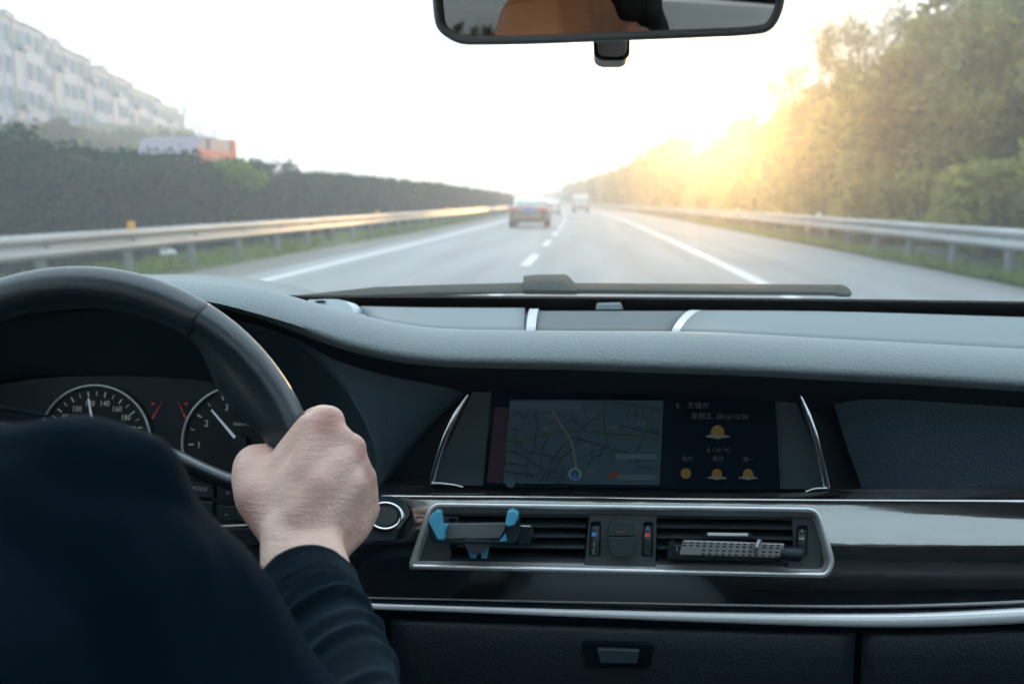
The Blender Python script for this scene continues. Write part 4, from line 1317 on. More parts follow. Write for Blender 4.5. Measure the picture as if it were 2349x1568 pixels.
# mirrored left grip: reflect columns about the centre
def mirror_rows(b):
    out = MB(); vs = []
    for p in b.v:
        d = V(p) - WC; x = d.dot(WP.r); vs.append(V(p) - WP.r * 2 * x)
    out.add(vs, b.f); return out
mirror_rows(rim(57.2, -18, 'grip', 3)).build('rim_grip', m_wheel, SW, auto=85)
rim(198.2, 341.8, 'top', 4).build('rim_lower', m_wheel, SW, auto=85)
# stitching along the inner seam
b = MB()
for a in np.arange(60, 121, 1.3):
    b.tube([rim_pt(a, 473, 8), rim_pt(a + .6, 476, 16)], .0005, n=5)
b.build('stitching', M('thread', (.05, .07, .08), .8), SW, kind='stuff')
# spokes, airbag cover and buttons (on a plane slightly behind the rim)
def wp(pts, off): return [WP.P(u, v, off) for u, v in pts]
SPK = spline([(330, 1015), (400, 1030), (470, 1062), (540, 1090), (620, 1108), (700, 1120)], 4)
def spoke(mir):
    rows = []
    for u, v in SPK:
        rows.append([WP.P(u, v + a, o_) for a, o_ in ((-2, -.018), (2, -.008), (10, -.002), (22, .0), (34, -.004), (44, -.012), (48, -.02))])
    b = MB(); b.grid(rows)
    if mir: b = mirror_rows(b)
    b.build('spoke', m_wheel, SW, solid=.004, auto=80)
    b = MB().prism(wp(rpoly([(340, 1062), (430, 1070), (560, 1112), (660, 1130), (650, 1290), (520, 1300), (420, 1290), (330, 1300)], 8), -.014), WP.n * -.008)
    if mir: b = mirror_rows(b)
    pad_ = b.build('button_pad', m_dark2, SW, bevel=.0015)
    return pad_
padR = spoke(False); spoke(True)
def wb(name, pts, off, dep, m, r=4):
    o = MB().prism(wp(rpoly(pts, r), off), WP.n * -dep).build(name, m, SW, bevel=.0009); sub(padR, o); return o
m_btn = M('wheel_button', (.028, .042, .052), .38, bump=FINE)
wb('button', [(420, 1098), (489, 1111), (491, 1142), (424, 1140)], -.008, .006, m_btn)
wb('button', [(497, 1113), (572, 1130), (572, 1148), (497, 1145)], -.008, .006, m_btn)
wb('button', [(497, 1158), (572, 1164), (572, 1196), (498, 1193)], -.009, .006, m_btn)
wb('button', [(430, 1146), (489, 1150), (489, 1180), (430, 1176)], -.009, .006, m_btn)
wb('button', [(490, 1213), (600, 1210), (590, 1250), (520, 1262), (490, 1250)], -.010, .006, m_btn)
sub(padR, MB().tube([WP.P(496, 1207, -.006), WP.P(560, 1204, -.006), WP.P(610, 1200, -.006)], .0010, n=8).build('chrome_line', m_chrome, SW))
def wt_(body, u, v, h, **k):
    o = text(body, WP, u, v, h, m_white2, 'lettering', None, off=-.0076, **k); o.parent = padR; return o
m_white2 = M('button_print', (.45, .50, .50), .5)
wt_('MODE', 457.5, 1120.5, 10, shear=.15, xs=.9, ang=R_(-5)); wt_('+', 522, 1131, 13); wt_('–', 519, 1179, 12)
o = text('((', WP, 510, 1228, 8, m_white2, 'lettering', None, off=-.0096, xs=.8); o.parent = padR
sub(padR, MB().tube([WP.P(*q, -.0094) for q in [(525, 1218), (520, 1222), (522, 1226), (517, 1229), (521, 1232), (520, 1237), (527, 1239)]], .0004, n=5).build('voice_symbol', m_white2, SW))
HUB = MB().prism(wp(rpoly([(20, 1030), (180, 1012), (340, 1030), (352, 1180), (300, 1330), (60, 1330), (8, 1180)], 40), .012), WP.n * -.05).build('airbag_cover', m_wheel, SW, bevel=.012, seg=4)
b = MB(); b.prism(wp(rpoly([(140, 1320), (220, 1320), (250, 1690), (110, 1690)], 10), -.004), WP.n * -.015); b.build('spoke', m_dark2, SW, bevel=.003)
MB().tube([WC - WP.n * .03, WC + V((-.03, .24, -.14))], [.035, .05], n=16).build('column', m_dark, SW)

# ================================================================== MIRROR
MC = U(1396, 50, .62)
MN = V((-math.sin(R_(19.5)), -math.cos(R_(19.5)), -.050))
MP = Plane(MC, MN)
RM = thing('rear_view_mirror', 'black framed rear-view mirror hanging from the windscreen top, reflecting the driver', 'mirror', tuple(MC))
mo = rpoly([(986, -130), (1812, -150), (1800, 20), (1772, 76), (1700, 84), (1200, 103), (1050, 104), (1000, 70), (992, 20)], [90, 90, 40, 50, 60, 300, 50, 40, 40], 8)
mi_ = rpoly([(1008, -110), (1790, -130), (1778, 30), (1745, 52), (1600, 62), (1300, 76), (1062, 79), (1020, 50), (1014, 0)], [80, 80, 40, 30, 60, 200, 30, 30, 30], 8)
m_mframe = M('mirror_frame', (.030, .026, .024), .45, bump=FINE)
rows = []
for ins, off in ((14, -.034), (4, -.026), (0, -.014), (0, -.004), (3, .002), (8, .0045), (14, .004)):
    pts = scale_poly(mo, ins); rows.append([MP.P(u, v, off) for u, v in pts] + [MP.P(*pts[0], off)])
b = MB(); b.grid(rows); pts = scale_poly(mo, 14); bk = [MP.P(u, v, -.034) for u, v in pts]; b.add(bk, [tuple(range(len(bk)))])
inner = [MP.P(u, v, .0035) for u, v in scale_poly(mo, 20)]
b.build('housing', m_mframe, RM, auto=60)
rows = [[MP.P(u, v, .004) for u, v in scale_poly(mo, 14)], [MP.P(u, v, .001) for u, v in scale_poly(mo, 21)], [MP.P(u, v, -.004) for u, v in scale_poly(mo, 22)]]
MB().grid([r + [r[0]] for r in rows]).build('bezel', m_mframe, RM)
m_mirror = M('mirror_glass', (.185, .175, .165), .015, metal=1.0)
MB().prism([MP.P(u, v, .0005) for u, v in scale_poly(mo, 19)], -MP.n * .002).build('mirror_glass', m_mirror, RM)
MB().tube([MP.P(1400, -40, -.03), MP.P(1400, -120, -.07), MP.P(1400, -200, -.09)], [.018, .014, .02], n=12).build('stalk', m_mframe, RM)
m_lens = M('sensor_lens', (.60, .52, .46), .22, coat=.6)
KP_ = Plane(MP.P(1403, 115, -.05), (0, -1, 0))
MB().prism([KP_.P(*q) for q in rpoly([(1361, 80), (1445, 80), (1445, 128), (1430, 139), (1378, 139), (1363, 128)], [2, 2, 16, 18, 18, 16])], (0, .035, 0)).build('sensor_pod', m_mframe, RM, bevel=.004, seg=3)
MB().prism([KP_.P(*q, .004) for q in rpoly([(1370, 84), (1438, 84), (1436, 130), (1372, 130)], [2, 2, 20, 20])], (0, .01, 0)).build('sensor_lens', m_lens, RM, bevel=.003, seg=3)

# ================================================================== PHONE HOLDER
PH = thing('phone_holder', 'empty blue and grey phone holder clipped to the left air vent', 'phone holder', tuple(VP.P(1090, 1240, .01)))
def pr(name, pts, off, dep, m, r=3, bev=.001, par=PH):
    return MB().prism([VP.P(*q, off) for q in rpoly(pts, r)], -VP.n * dep).build(name, m, par, bevel=bev, seg=2)
pr('clamp_body', [(1012, 1200), (1166, 1200), (1176, 1236), (1186, 1245), (1160, 1248), (1040, 1248), (1008, 1238)], .016, .012, m_dark, 5)
pr('grip_pad', [(1024, 1200), (1160, 1199), (1159, 1215), (1147, 1235), (1017, 1236), (1016, 1220)], .0185, .004, m_hgrey, 4)
pr('front_lip', [(1014, 1238), (1145, 1239), (1143, 1246), (1016, 1246)], .020, .006, m_dark, 2)
o = pr('side_jaw', [(1001, 1169), (1012, 1172), (1020, 1236), (1004, 1240), (982, 1198), (984, 1185)], .030, .010, m_blue, [3, 3, 4, 5, 6, 5], .0016)
pr('jaw_wedge', [(1013, 1200), (1030, 1201), (1020, 1222), (1018, 1240), (1004, 1239), (1010, 1218)], .026, .006, m_blue, 3)
pr('side_jaw', [(1164, 1172), (1176, 1167), (1190, 1176), (1188, 1190), (1180, 1206), (1164, 1210), (1158, 1204)], .032, .012, m_blue, [4, 6, 6, 5, 6, 5, 4], .002)
pr('jaw_wedge', [(1160, 1222), (1164, 1240), (1145, 1241)], .024, .005, m_blue, 1)
pr('jaw_back', [(1180, 1204), (1190, 1184), (1192, 1222), (1184, 1243), (1164, 1245), (1164, 1212)], .026, .016, m_dark, 4)
pr('jaw_back', [(981, 1196), (1002, 1236), (1012, 1246), (990, 1244), (983, 1220)], .026, .014, m_dark, 4)
pr('rear_clamp', [(1190, 1206), (1220, 1207), (1223, 1225), (1216, 1248), (1186, 1248)], .010, .014, m_dark, 4)
pr('clamp_edge', [(1194, 1204.5), (1217, 1205.5), (1217, 1208), (1194, 1207)], .012, .003, m_alu, 1, .0003)
pr('vent_clip', [(1066, 1249), (1122, 1249), (1117, 1281), (1104, 1280), (1103, 1262), (1096, 1262), (1092, 1280), (1079, 1280)], .010, .010, m_blue, 3, .0012)
MB().tube([VP.P(1095, 1240, .018), VP.P(1095, 1240, -.02)], .012, n=14).build('ball_joint', m_dark, PH)

# ================================================================== AIR FRESHENER
AF = thing('air_freshener', 'silver perforated air freshener bar clipped to the right air vent', 'air freshener', tuple(VP.P(1680, 1265, .01)))
pr('holder', [(1540, 1247), (1600, 1250), (1805, 1256), (1800, 1290), (1700, 1288), (1532, 1284), (1531, 1262)], .008, .016, m_dark, 6, .002, AF)
pr('end_cap', [(1538, 1243), (1547, 1240), (1547, 1250), (1540, 1276), (1531, 1280), (1532, 1262)], .014, .01, m_dark, 3, .001, AF)
pr('mark', [(1551.8, 1253), (1554, 1253), (1553.6, 1264), (1551.4, 1264)], .0094, .0006, m_mw, 0.2, 0, AF)
b = MB(); e0, e1 = VP.P(1796, 1268, .010), VP.P(1836, 1271, .010)
b.tube([e0 + V((-.003, 0, 0)), e0.lerp(e1, .6), e1, e1 + V((.0015, 0, -.001))], [16 * vk, 18 * vk, 18 * vk, 12 * vk], n=22); b.build('round_end', m_dark, AF, auto=50)
cv_ = rpoly([(1568, 1239), (1801, 1247), (1789, 1279), (1558, 1272)], [5, 4, 8, 5])
COV = pr('perforated_cover', [(1568, 1239), (1801, 1247), (1789, 1279), (1558, 1272)], .015, .006, m_silver, [5, 4, 8, 5], .0014, AF)
for rI, (v0, n0, n1) in enumerate(((1243.5, 0, 14), (1250, 0, 14), (1260, 3, 14), (1268.5, 3, 14))):
    for k in range(n0, n1 + 1):
        u = 1571 + k * 15.3 - rI * 1.4; v = v0 + k * .42
        if u > 1790 - rI * 3: continue
        if 1730 < u + 4 < 1745 and rI < 3: continue
        q = [(u - 3.6, v - 1.4 + (0 if rI else .3)), (u + 4, v - 1.3), (u + 3.6, v + 1.6), (u - 4, v + 1.5)]
        o = MB().prism([VP.P(*p_, .0152) for p_ in q], -VP.n * .0006).build('hole', m_cave, AF); sub(COV, o)
o = MB().tube([VP.P(1744, 1240, .014), VP.P(1741, 1240, .019), VP.P(1736, 1254, .021), VP.P(1733, 1265, .018), VP.P(1733, 1267, .014)], .0014 * 1.3, n=10).build('slider', m_silver, AF)

# ================================================================== CAR SHELL
CB = thing('car_cabin', 'cabin shell around the camera: windscreen, headliner, pillars, doors and seats', 'car cabin', (0, 0, .25))
zb0 = U(1400, 702, 1.385).z
g0 = V((0, 1.395, zb0 - .012)); g1 = V((0, .42, 1.44))
m_head = M('headliner', (.05, .048, .044), .9)
m_ext = M('car_paint', (.05, .055, .06), .25, coat=.8)
def windpt(x, t, off=0):
    """windscreen surface: x across, t 0 (base) .. 1 (header)"""
    p = g0.lerp(g1, t); nn = V((0, .40, .92)).normalized()
    cur = -.05 * (x / .75) ** 2 * (1 - .5 * t)
    return V((x, p.y + cur, p.z)) + nn * (off + .03 * math.sin(math.pi * t))
def wind(name, x0, x1, t0, t1, m, off, th, nx=16, nt=10):
    rows = [[windpt(x0 + (x1 - x0) * i / nx, t0 + (t1 - t0) * j / nt, off) for i in range(nx + 1)] for j in range(nt + 1)]
    low = [[windpt(x0 + (x1 - x0) * i / nx, t0 + (t1 - t0) * j / nt, off - th) for i in range(nx + 1)] for j in range(nt + 1)]
    b = MB(); b.grid(rows); b.grid(low)
    n = nx + 1
    per = [(0, i) for i in range(n)] + [(j, n - 1) for j in range(1, nt + 1)] + [(nt, i) for i in range(n - 2, -1, -1)] + [(j, 0) for j in range(nt - 1, 0, -1)]
    a = [rows[j][i] for j, i in per]; c = [low[j][i] for j, i in per]
    b.grid([a + [a[0]], c + [c[0]]])
    return b.build(name, m, CB, auto=60)
WSo = wind('windscreen', -.92, .98, .0, 1.0, m_wind, .0, .005)
m_frit = M('frit_black', (.020, .014, .012), .55)
FR = wind('frit_band', -.94, 1.0, -.05, .077, m_frit, -.006, .003, 24, 2)
# ------- roof, sunroof, pillars
X0, X1 = -.80, .86
MB().box((.03, .30, 1.475), (1.34, .30, .05)).build('roof_front', m_head, CB, bevel=.01)
MB().box((-.665, -.70, 1.47), (.10, 1.70, .05)).build('roof_side', m_head, CB, bevel=.01)
MB().box((.73, -.70, 1.47), (.10, 1.70, .05)).build('roof_side', m_head, CB, bevel=.01)
MB().box((.03, -1.70, 1.46), (1.34, .30, .05)).build('roof_rear', m_head, CB, bevel=.01)
MB().box((.03, -.70, 1.50), (1.30, 1.70, .005)).build('sunroof_glass', m_glass, CB, smooth=False)
m_pil = M('pillar_trim', (.30, .27, .23), .8)
for s, xe in ((-1, -.72), (1, .78)):
    xb = xe + s * .12
    MB().tube([V((xe * 1.27, 1.36, 1.02)), V((xe * 1.14, .9, 1.24)), V((xe * .94, .40, 1.44))], [.045, .04, .04], n=8).build('front_pillar', m_pil, CB)
    MB().tube([V((xb, -.12, .9)), V((xe + s * .04, -.20, 1.18)), V((xe, -.26, 1.46))], [.07, .06, .05], n=8, flat=1.4, upv=(0, 1, 0)).build('centre_pillar', m_pil, CB)
    MB().tube([V((xb, -1.45, .95)), V((xe, -1.75, 1.45))], [.10, .07], n=8).build('rear_pillar', m_pil, CB)
    D = MB().box((xb, -.05, .62), (.08, 3.0, .74)); D.build('door_panel', m_fascia, CB, bevel=.02)
    MB().box((xb - s * .03, -.05, 1.0), (.10, 2.9, .05)).build('door_sill', m_roll, CB, bevel=.015)
    MB().add([(xb, -1.5, 1.0), (xb, 1.25, 1.0), (xe + s * .02, .45, 1.43), (xe + s * .02, -1.5, 1.45)], [(0, 1, 2, 3)]).build('side_window', m_glass, CB, solid=.004)
    MB().tube([V((xb - s * 0 + s * .08, 1.30, .98)), V((xb + s * .08, 1.46, .98))], .05, n=8).build('door_corner', m_dark, CB)
MB().box((.03, .2, .27), (1.74, 4.0, .04)).build('floor_pan', m_cave, CB)
MB().box((.03, 1.20, .62), (1.66, .05, .72)).build('firewall', m_cave, CB)
MB().add([(-.62, -1.85, 1.44), (.68, -1.85, 1.44), (.76, -2.35, 1.08), (-.70, -2.35, 1.08)], [(0, 1, 2, 3)]).build('rear_window', m_glass, CB, solid=.004)
MB().box((.03, -2.3, .85), (1.7, .1, .5)).build('rear_shelf', m_dark, CB)
MB().box((.03, -2.05, 1.03), (1.6, .6, .04)).build('parcel_shelf', m_dark, CB)
m_seat = M('seat_leather', (.030, .038, .045), .5, bump=GRAIN)
def seat(x, y, w=.52):
    MB().box((x, y + .25, .52), (w, .52, .18)).build('seat_cushion', m_seat, CB, bevel=.05, seg=3)
    MB().box((x, y - .05, .86), (w, .16, .66), Matrix.Rotation(R_(-14), 3, 'X')).build('seat_back', m_seat, CB, bevel=.05, seg=3)
    MB().box((x, y - .20, 1.27), (w * .52, .10, .19), Matrix.Rotation(R_(-8), 3, 'X')).build('head_restraint', m_seat, CB, bevel=.04, seg=3)
seat(-.37, -.20); seat(.45, -.45)
for x in (-.40, .03, .46): seat(x, -1.35, .42)
MB().box((.03, .30, .52), (.26, 1.2, .40)).build('centre_console', m_dark, CB, bevel=.03)
# bonnet and scuttle in front of the screen
rows = []
for i in range(13):
    x = -.88 + 1.82 * i / 12
    rows.append([(x, y, z - .05 * (x - .03) ** 2) for y, z in ((1.42, .985), (1.6, .975), (2.0, .955), (2.5, .90), (2.75, .80), (2.82, .62))])
MB().grid(rows).build('bonnet', m_ext, CB, solid=.01)
MB().grid([[(x, 1.36, 1.035), (x, 1.45, .975)] for x in (-.85, 0, .9)]).build('scuttle', m_rubber, CB, solid=.01)
MB().box((.03, 1.9, .55), (1.76, 1.6, .5)).build('engine_bay', m_cave, CB, smooth=False)

# ================================================================== WIPER
m_wip = M('wiper_rubber', (.085, .095, .085), .55)
WPp = Plane(windpt(0, .06, .014), (0, -.55, .83))
def winpt(u, v, off=.0):
    """meet the ray with the windscreen surface"""
    d = ray(u, v); best = None
    for k in range(60):
        t = -.05 + k * .01
        p = CAMP + d
        q = windpt(0, t, off)
        x = d.x / d.y * q.y
        q = windpt(x, t, off); e = (q.z - CAMZ) - d.z / d.y * q.y
        if best is None or abs(e) < best[0]: best = (abs(e), q)
    return V(best[1])
WI = thing('wiper', 'parked black windscreen wiper with square hinge cap', 'wiper', tuple(winpt(1400, 660)))
W1 = winpt(1260, 662, .010)
FP = Plane(W1, (0, -1, .35))
def fp(name, pts, off, dep, m, r=2, bev=.0008): return MB().prism([FP.P(*q, off) for q in rpoly(pts, r)], -FP.n * dep).build(name, m, WI, bevel=bev)
fp('blade', [(640, 681), (700, 675), (860, 658), (1000, 653), (1204, 648), (1204, 668), (1000, 671), (860, 676), (700, 683), (600, 690)], 0, .012, m_wip, 2)
fp('blade', [(1318, 648), (1925, 652), (1925, 672), (1318, 666)], 0, .012, m_wip, 2)
fp('blade_tip', [(1921, 651), (1938, 654), (1950, 662), (1956, 676), (1921, 675)], .001, .013, m_wip, [2, 6, 8, 4, 1])
fp('rubber_lip', [(1200, 669), (1930, 674), (1930, 676.5), (1200, 671.5)], .002, .004, m_rubber, .5, 0)
fp('rubber_lip', [(860, 678), (1204, 668), (1204, 670.5), (860, 681)], .002, .004, m_rubber, .5, 0)
fp('hinge_cap', [(1200, 632), (1230, 629), (1296, 628), (1306, 633), (1322, 653), (1323, 668), (1200, 667)], .004, .02, m_wip, [4, 4, 3, 4, 4, 3, 2], .0012)
fp('cap_ridge', [(1201, 660.5), (1228, 660.5), (1228, 643), (1246, 643), (1246, 644.5), (1230, 644.5), (1230, 662), (1201, 662)], .0052, .001, M('ridge_grey', (.13, .14, .125), .6), .3, 0)
fp('cap_ridge', [(1250, 660.5), (1274, 660.5), (1274, 643), (1292, 643), (1292, 644.5), (1276, 644.5), (1276, 662), (1250, 662)], .0052, .001, bpy.data.materials['ridge_grey'], .3, 0)

# ================================================================== DRIVER
PE = thing('person', 'driver in a dark jacket gripping the steering wheel with the right hand', 'person', (-.37, .10, .60))
def H(u, v, off): return WP.P(u, v, off)
def blob(chains, vox, name, mat, smooth_it=6, fac=.5):
    """union of tapered round chains, remeshed to one continuous skin. chains: list of [(Vector, radius), ...]"""
    b = MB()
    for ch in chains:
        for (p, r), (q, s) in zip(ch[:-1], ch[1:]):
            d = (q - p).length; n = max(2, int(d / (min(r, s) * .22)) + 1)
            n = min(n, 40)
            for k in range(n + 1):
                t = k / n
                b.ball(p.lerp(q, t), r + (s - r) * t, 14, 9)
    me = bpy.data.meshes.new('tmp'); me.from_pydata(b.v, [], b.f)
    o = bpy.data.objects.new('tmp', me); COL.objects.link(o)
    md = o.modifiers.new('r', 'REMESH'); md.mode = 'VOXEL'; md.voxel_size = vox; md.use_smooth_shade = True
    ms = o.modifiers.new('s', 'SMOOTH'); ms.factor = fac; ms.iterations = smooth_it
    dg = bpy.context.evaluated_depsgraph_get()
    m2 = bpy.data.meshes.new_from_object(o.evaluated_get(dg))
    bpy.data.objects.remove(o)
    m2.name = name
    return m2
def pxr(u, v, off, rpx):
    p = H(u, v, off)
    return (p, rpx * KP * (p - CAMP).dot(fwd))
def ch(*a): return [pxr(*q) for q in a]
def cam_pt(u, v, depth, rpx):
    d = ray(u, v); p = CAMP + d / d.dot(fwd) * depth
    return (p, rpx * KP * depth)
hand = [
    ch((735, 1500, .145, 60), (712, 1385, .105, 74), (700, 1300, .080, 74), (696, 1255, .068, 70)),
    ch((790, 1500, .145, 58), (765, 1385, .105, 68), (735, 1300, .080, 68), (722, 1255, .068, 66)),
    ch((668, 1300, .080, 72), (662, 1225, .064, 66)),
    # metacarpals
    ch((668, 1220, .060, 64), (712, 1090, .050, 58), (744, 990, .038, 46), (754, 968, .034, 40)),
    ch((690, 1220, .060, 62), (755, 1120, .050, 56), (795, 1045, .038, 44), (806, 1028, .034, 37)),
    ch((712, 1225, .056, 58), (780, 1155, .046, 52), (824, 1106, .034, 41), (832, 1096, .032, 35)),
    ch((728, 1235, .052, 54), (790, 1195, .040, 50), (834, 1165, .028, 40), (839, 1160, .026, 34)),
    ch((742, 1262, .050, 52), (800, 1205, .036, 52), (826, 1178, .026, 42)),
    # thumb: base, proximal, tip behind the rim
    ch((645, 1215, .054, 56), (600, 1140, .040, 62), (590, 1095, .028, 60), (588, 1072, .018, 55), (604, 1058, -.002, 42), (640, 1046, -.016, 34), (668, 1036, -.022, 28)),
    # web between thumb and first finger
    ch((640, 1110, .036, 52), (670, 1048, .030, 46), (715, 985, .028, 42)),
    ch((640, 1160, .045, 60), (700, 1100, .045, 60), (760, 1110, .042, 52)),
    # fingers curling over the outside of the rim and back behind it
    ch((754, 966, .032, 38), (740, 962, .012, 36), (722, 966, -.010, 34), (696, 984, -.024, 30), (672, 1004, -.024, 26)),
    ch((804, 1030, .030, 37), (782, 1040, .006, 35), (752, 1052, -.016, 33), (716, 1066, -.028, 29), (690, 1074, -.026, 25)),
    ch((830, 1098, .028, 35), (804, 1108, .002, 33), (770, 1118, -.018, 31), (730, 1128, -.028, 28), (704, 1134, -.026, 24)),
    ch((838, 1162, .022, 33), (812, 1172, -.002, 30), (778, 1180, -.018, 27), (742, 1186, -.026, 24), (716, 1190, -.024, 21)),
]
hand += [ch((700, 1180, .060, 56), (775, 1005, .040, 36)), ch((735, 1190, .058, 54), (818, 1066, .036, 34)), ch((760, 1200, .052, 50), (838, 1130, .030, 33)), ch((690, 1150, .058, 56), (790, 1090, .044, 46), (815, 1130, .036, 42))]
def armpt(u, v, d, r): return (cam_pt(u, v, d, 1)[0], r)
hc = V((-.40, .16, 1.33))
hand += [[pxr(735, 1385, .105, 60), armpt(760, 1490, .565, .020), armpt(795, 1580, .54, .021), armpt(830, 1700, .50, .022), armpt(850, 1860, .46, .027), armpt(820, 1980, .43, .030),
          armpt(640, 1900, .44, .030), armpt(430, 1700, .43, .032), armpt(320, 1500, .42, .032), armpt(150, 1340, .41, .032), (V((-.24, .22, 1.04)), .045), (V((-.37, .09, 1.08)), .055), (V((-.38, .09, 1.20)), .055)]]
hand += [ch((690, 1190, .066, 56), (735, 1120, .058, 54), (780, 1060, .046, 44)), ch((720, 1200, .064, 54), (800, 1110, .047, 44))]
hand += [[(hc + V((0, -.01, .02)), .088), (hc + V((0, .02, .0)), .082)], [(hc + V((0, .03, -.03)), .070), (hc + V((0, .05, -.075)), .045)],
        [(hc + V((0, -.03, -.06)), .055), (V((-.38, .09, 1.16)), .060)], [(hc + V((0, .095, -.015)), .012), (hc + V((0, .115, -.04)), .013)],
        [(hc + V((-.03, .088, -.07)), .012), (hc + V((.03, .088, -.07)), .012)],
        [(hc + V((-.085, 0, -.02)), .014), (hc + V((-.09, -.01, -.005)), .018)], [(hc + V((.085, 0, -.02)), .014), (hc + V((.09, -.01, -.005)), .018)]]
HM = blob(hand, .0019, 'body', None, 18, .6)
# skin: knuckle redness and fine creases as real colour and relief
kn = [(H(752, 958, .046), .011, 1.0), (H(822, 1028, .040), .009, .95), (H(850, 1092, .038), .008, .8), (H(858, 1152, .032), .008, .6), (H(715, 1120, .066), .013, .5), (H(560, 1180, .055), .012, .6), (H(585, 1050, .03), .012, .35), (H(850, 1220, .03), .022, .45)]
col = HM.color_attributes.new('tone', 'FLOAT_COLOR', 'POINT')
co = np.empty(len(HM.vertices) * 3); HM.vertices.foreach_get('co', co); co = co.reshape(-1, 3)
nr = np.empty(len(HM.vertices) * 3); HM.vertices.foreach_get('normal', nr); nr = nr.reshape(-1, 3)
wgt = np.zeros(len(co))
for c, r, a in kn:
    d2 = ((co - np.array(c)) ** 2).sum(1); wgt = np.maximum(wgt, a * np.exp(-d2 / (2 * r * r)))
cc = np.zeros((len(co), 4)); cc[:, 0] = wgt; cc[:, 3] = 1
col.data.foreach_set('color', cc.reshape(-1))
# tendons and wrist creases
disp = np.zeros(len(co))
def ridge(a, b_, w, h):
    global disp
    a, b_ = np.array(a), np.array(b_); d = b_ - a; L2 = (d * d).sum()
    t = np.clip(((co - a) @ d) / L2, 0, 1); q = a + t[:, None] * d
    dd = np.sqrt(((co - q) ** 2).sum(1)); disp = disp + h * np.exp(-(dd / w) ** 2) * np.sin(np.pi * np.clip(t, .02, .98)) ** .4
for (u0, v0, u1, v1) in ((705, 1180, 752, 990), (735, 1180, 806, 1050), (760, 1190, 838, 1118)):
    ridge(H(u0, v0, .085), H(u1, v1, .058), .007, .0004)
ridge(H(735, 1150, .088), H(790, 1020, .060), .006, -.0003)
ridge(H(765, 1165, .085), H(832, 1075, .055), .006, -.0003)
ridge(H(790, 1185, .080), H(850, 1130, .050), .006, -.0003)
co2 = co + nr * disp[:, None]
HM.vertices.foreach_set('co', co2.reshape(-1))

m_skin = bpy.data.materials.new('skin'); m_skin.use_nodes = True
n, l = m_skin.node_tree.nodes, m_skin.node_tree.links; bs = n['Principled BSDF']
at = n.new('ShaderNodeAttribute'); at.attribute_name = 'tone'
tcn = n.new('ShaderNodeTexCoord')
nz = n.new('ShaderNodeTexNoise'); nz.inputs['Scale'].default_value = 38; nz.inputs['Detail'].default_value = 5
l.new(tcn.outputs['Object'], nz.inputs[0])
cr = n.new('ShaderNodeValToRGB'); cr.color_ramp.elements[0].color = (.72, .47, .39, 1); cr.color_ramp.elements[1].color = (.78, .55, .46, 1)
cr.color_ramp.elements[0].position = .35; cr.color_ramp.elements[1].position = .65
l.new(nz.outputs['Fac'], cr.inputs[0])
mxx = n.new('ShaderNodeMix'); mxx.data_type = 'RGBA'; mxx.inputs[7].default_value = (.42, .19, .16, 1)
l.new(at.outputs['Fac'], mxx.inputs[0]) if False else None
sp = n.new('ShaderNodeSeparateColor'); l.new(at.outputs['Color'], sp.inputs[0])
mm = n.new('ShaderNodeMath'); mm.operation = 'MULTIPLY'; mm.inputs[1].default_value = .95; l.new(sp.outputs[0], mm.inputs[0])
l.new(mm.outputs[0], mxx.inputs[0]); l.new(cr.outputs[0], mxx.inputs[6])
l.new(mxx.outputs[2], bs.inputs['Base Color'])
bs.inputs['Roughness'].default_value = .48; bs.inputs['Subsurface Weight'].default_value = .15
bs.inputs['Subsurface Radius'].default_value = (.006, .002, .001); bs.inputs['Subsurface Scale'].default_value = .5
v1 = n.new('ShaderNodeTexVoronoi'); v1.inputs['Scale'].default_value = 650; mpn = n.new('ShaderNodeMapping'); mpn.inputs['Scale'].default_value = (.5, 1, 1.3)
l.new(tcn.outputs['Object'], mpn.inputs[0]); l.new(mpn.outputs[0], v1.inputs['Vector'])
bn = n.new('ShaderNodeBump'); bn.inputs['Distance'].default_value = .0005; bn.inputs['Strength'].default_value = .45
l.new(v1.outputs['Distance'], bn.inputs['Height'])
nz2 = n.new('ShaderNodeTexNoise'); nz2.inputs['Scale'].default_value = 160; nz2.inputs['Detail'].default_value = 4
mp3 = n.new('ShaderNodeMapping'); mp3.inputs['Scale'].default_value = (.35, 1, 2.2); l.new(tcn.outputs['Object'], mp3.inputs[0]); l.new(mp3.outputs[0], nz2.inputs[0])
bn2 = n.new('ShaderNodeBump'); bn2.inputs['Distance'].default_value = .0016; bn2.inputs['Strength'].default_value = .42
l.new(nz2.outputs['Fac'], bn2.inputs['Height']); l.new(bn.outputs[0], bn2.inputs['Normal']); l.new(bn2.outputs[0], bs.inputs['Normal'])

# head (seen in the mirror) and neck, in the same body mesh
hc = V((-.40, .16, 1.33))
head = [[(hc + V((0, -.01, .02)), .088), (hc + V((0, .02, .0)), .082)], [(hc + V((0, .03, -.03)), .070), (hc + V((0, .05, -.075)), .045)],
        [(hc + V((0, -.03, -.06)), .055), (hc + V((0, -.05, -.20)), .062)], [(hc + V((0, .095, -.015)), .012), (hc + V((0, .115, -.04)), .013)],
        [(hc + V((-.03, .088, -.07)), .012), (hc + V((.03, .088, -.07)), .012)],
        [(hc + V((-.085, 0, -.02)), .014), (hc + V((-.09, -.01, -.005)), .018)], [(hc + V((.085, 0, -.02)), .014), (hc + V((.09, -.01, -.005)), .018)]]
bm = bmesh.new(); bm.from_mesh(HM)
body = bpy.data.meshes.new('body'); bm.to_mesh(body); bm.free()
for p in body.polygons: p.use_smooth = True
body.materials.append(m_skin)
bo = bpy.data.objects.new('body', body); COL.objects.link(bo); bo.parent = PE; bo.location = -V(PE['_world'])
m_eye = M('eye_white', (.7, .7, .68), .2); m_iris = M('iris', (.03, .015, .01), .15)
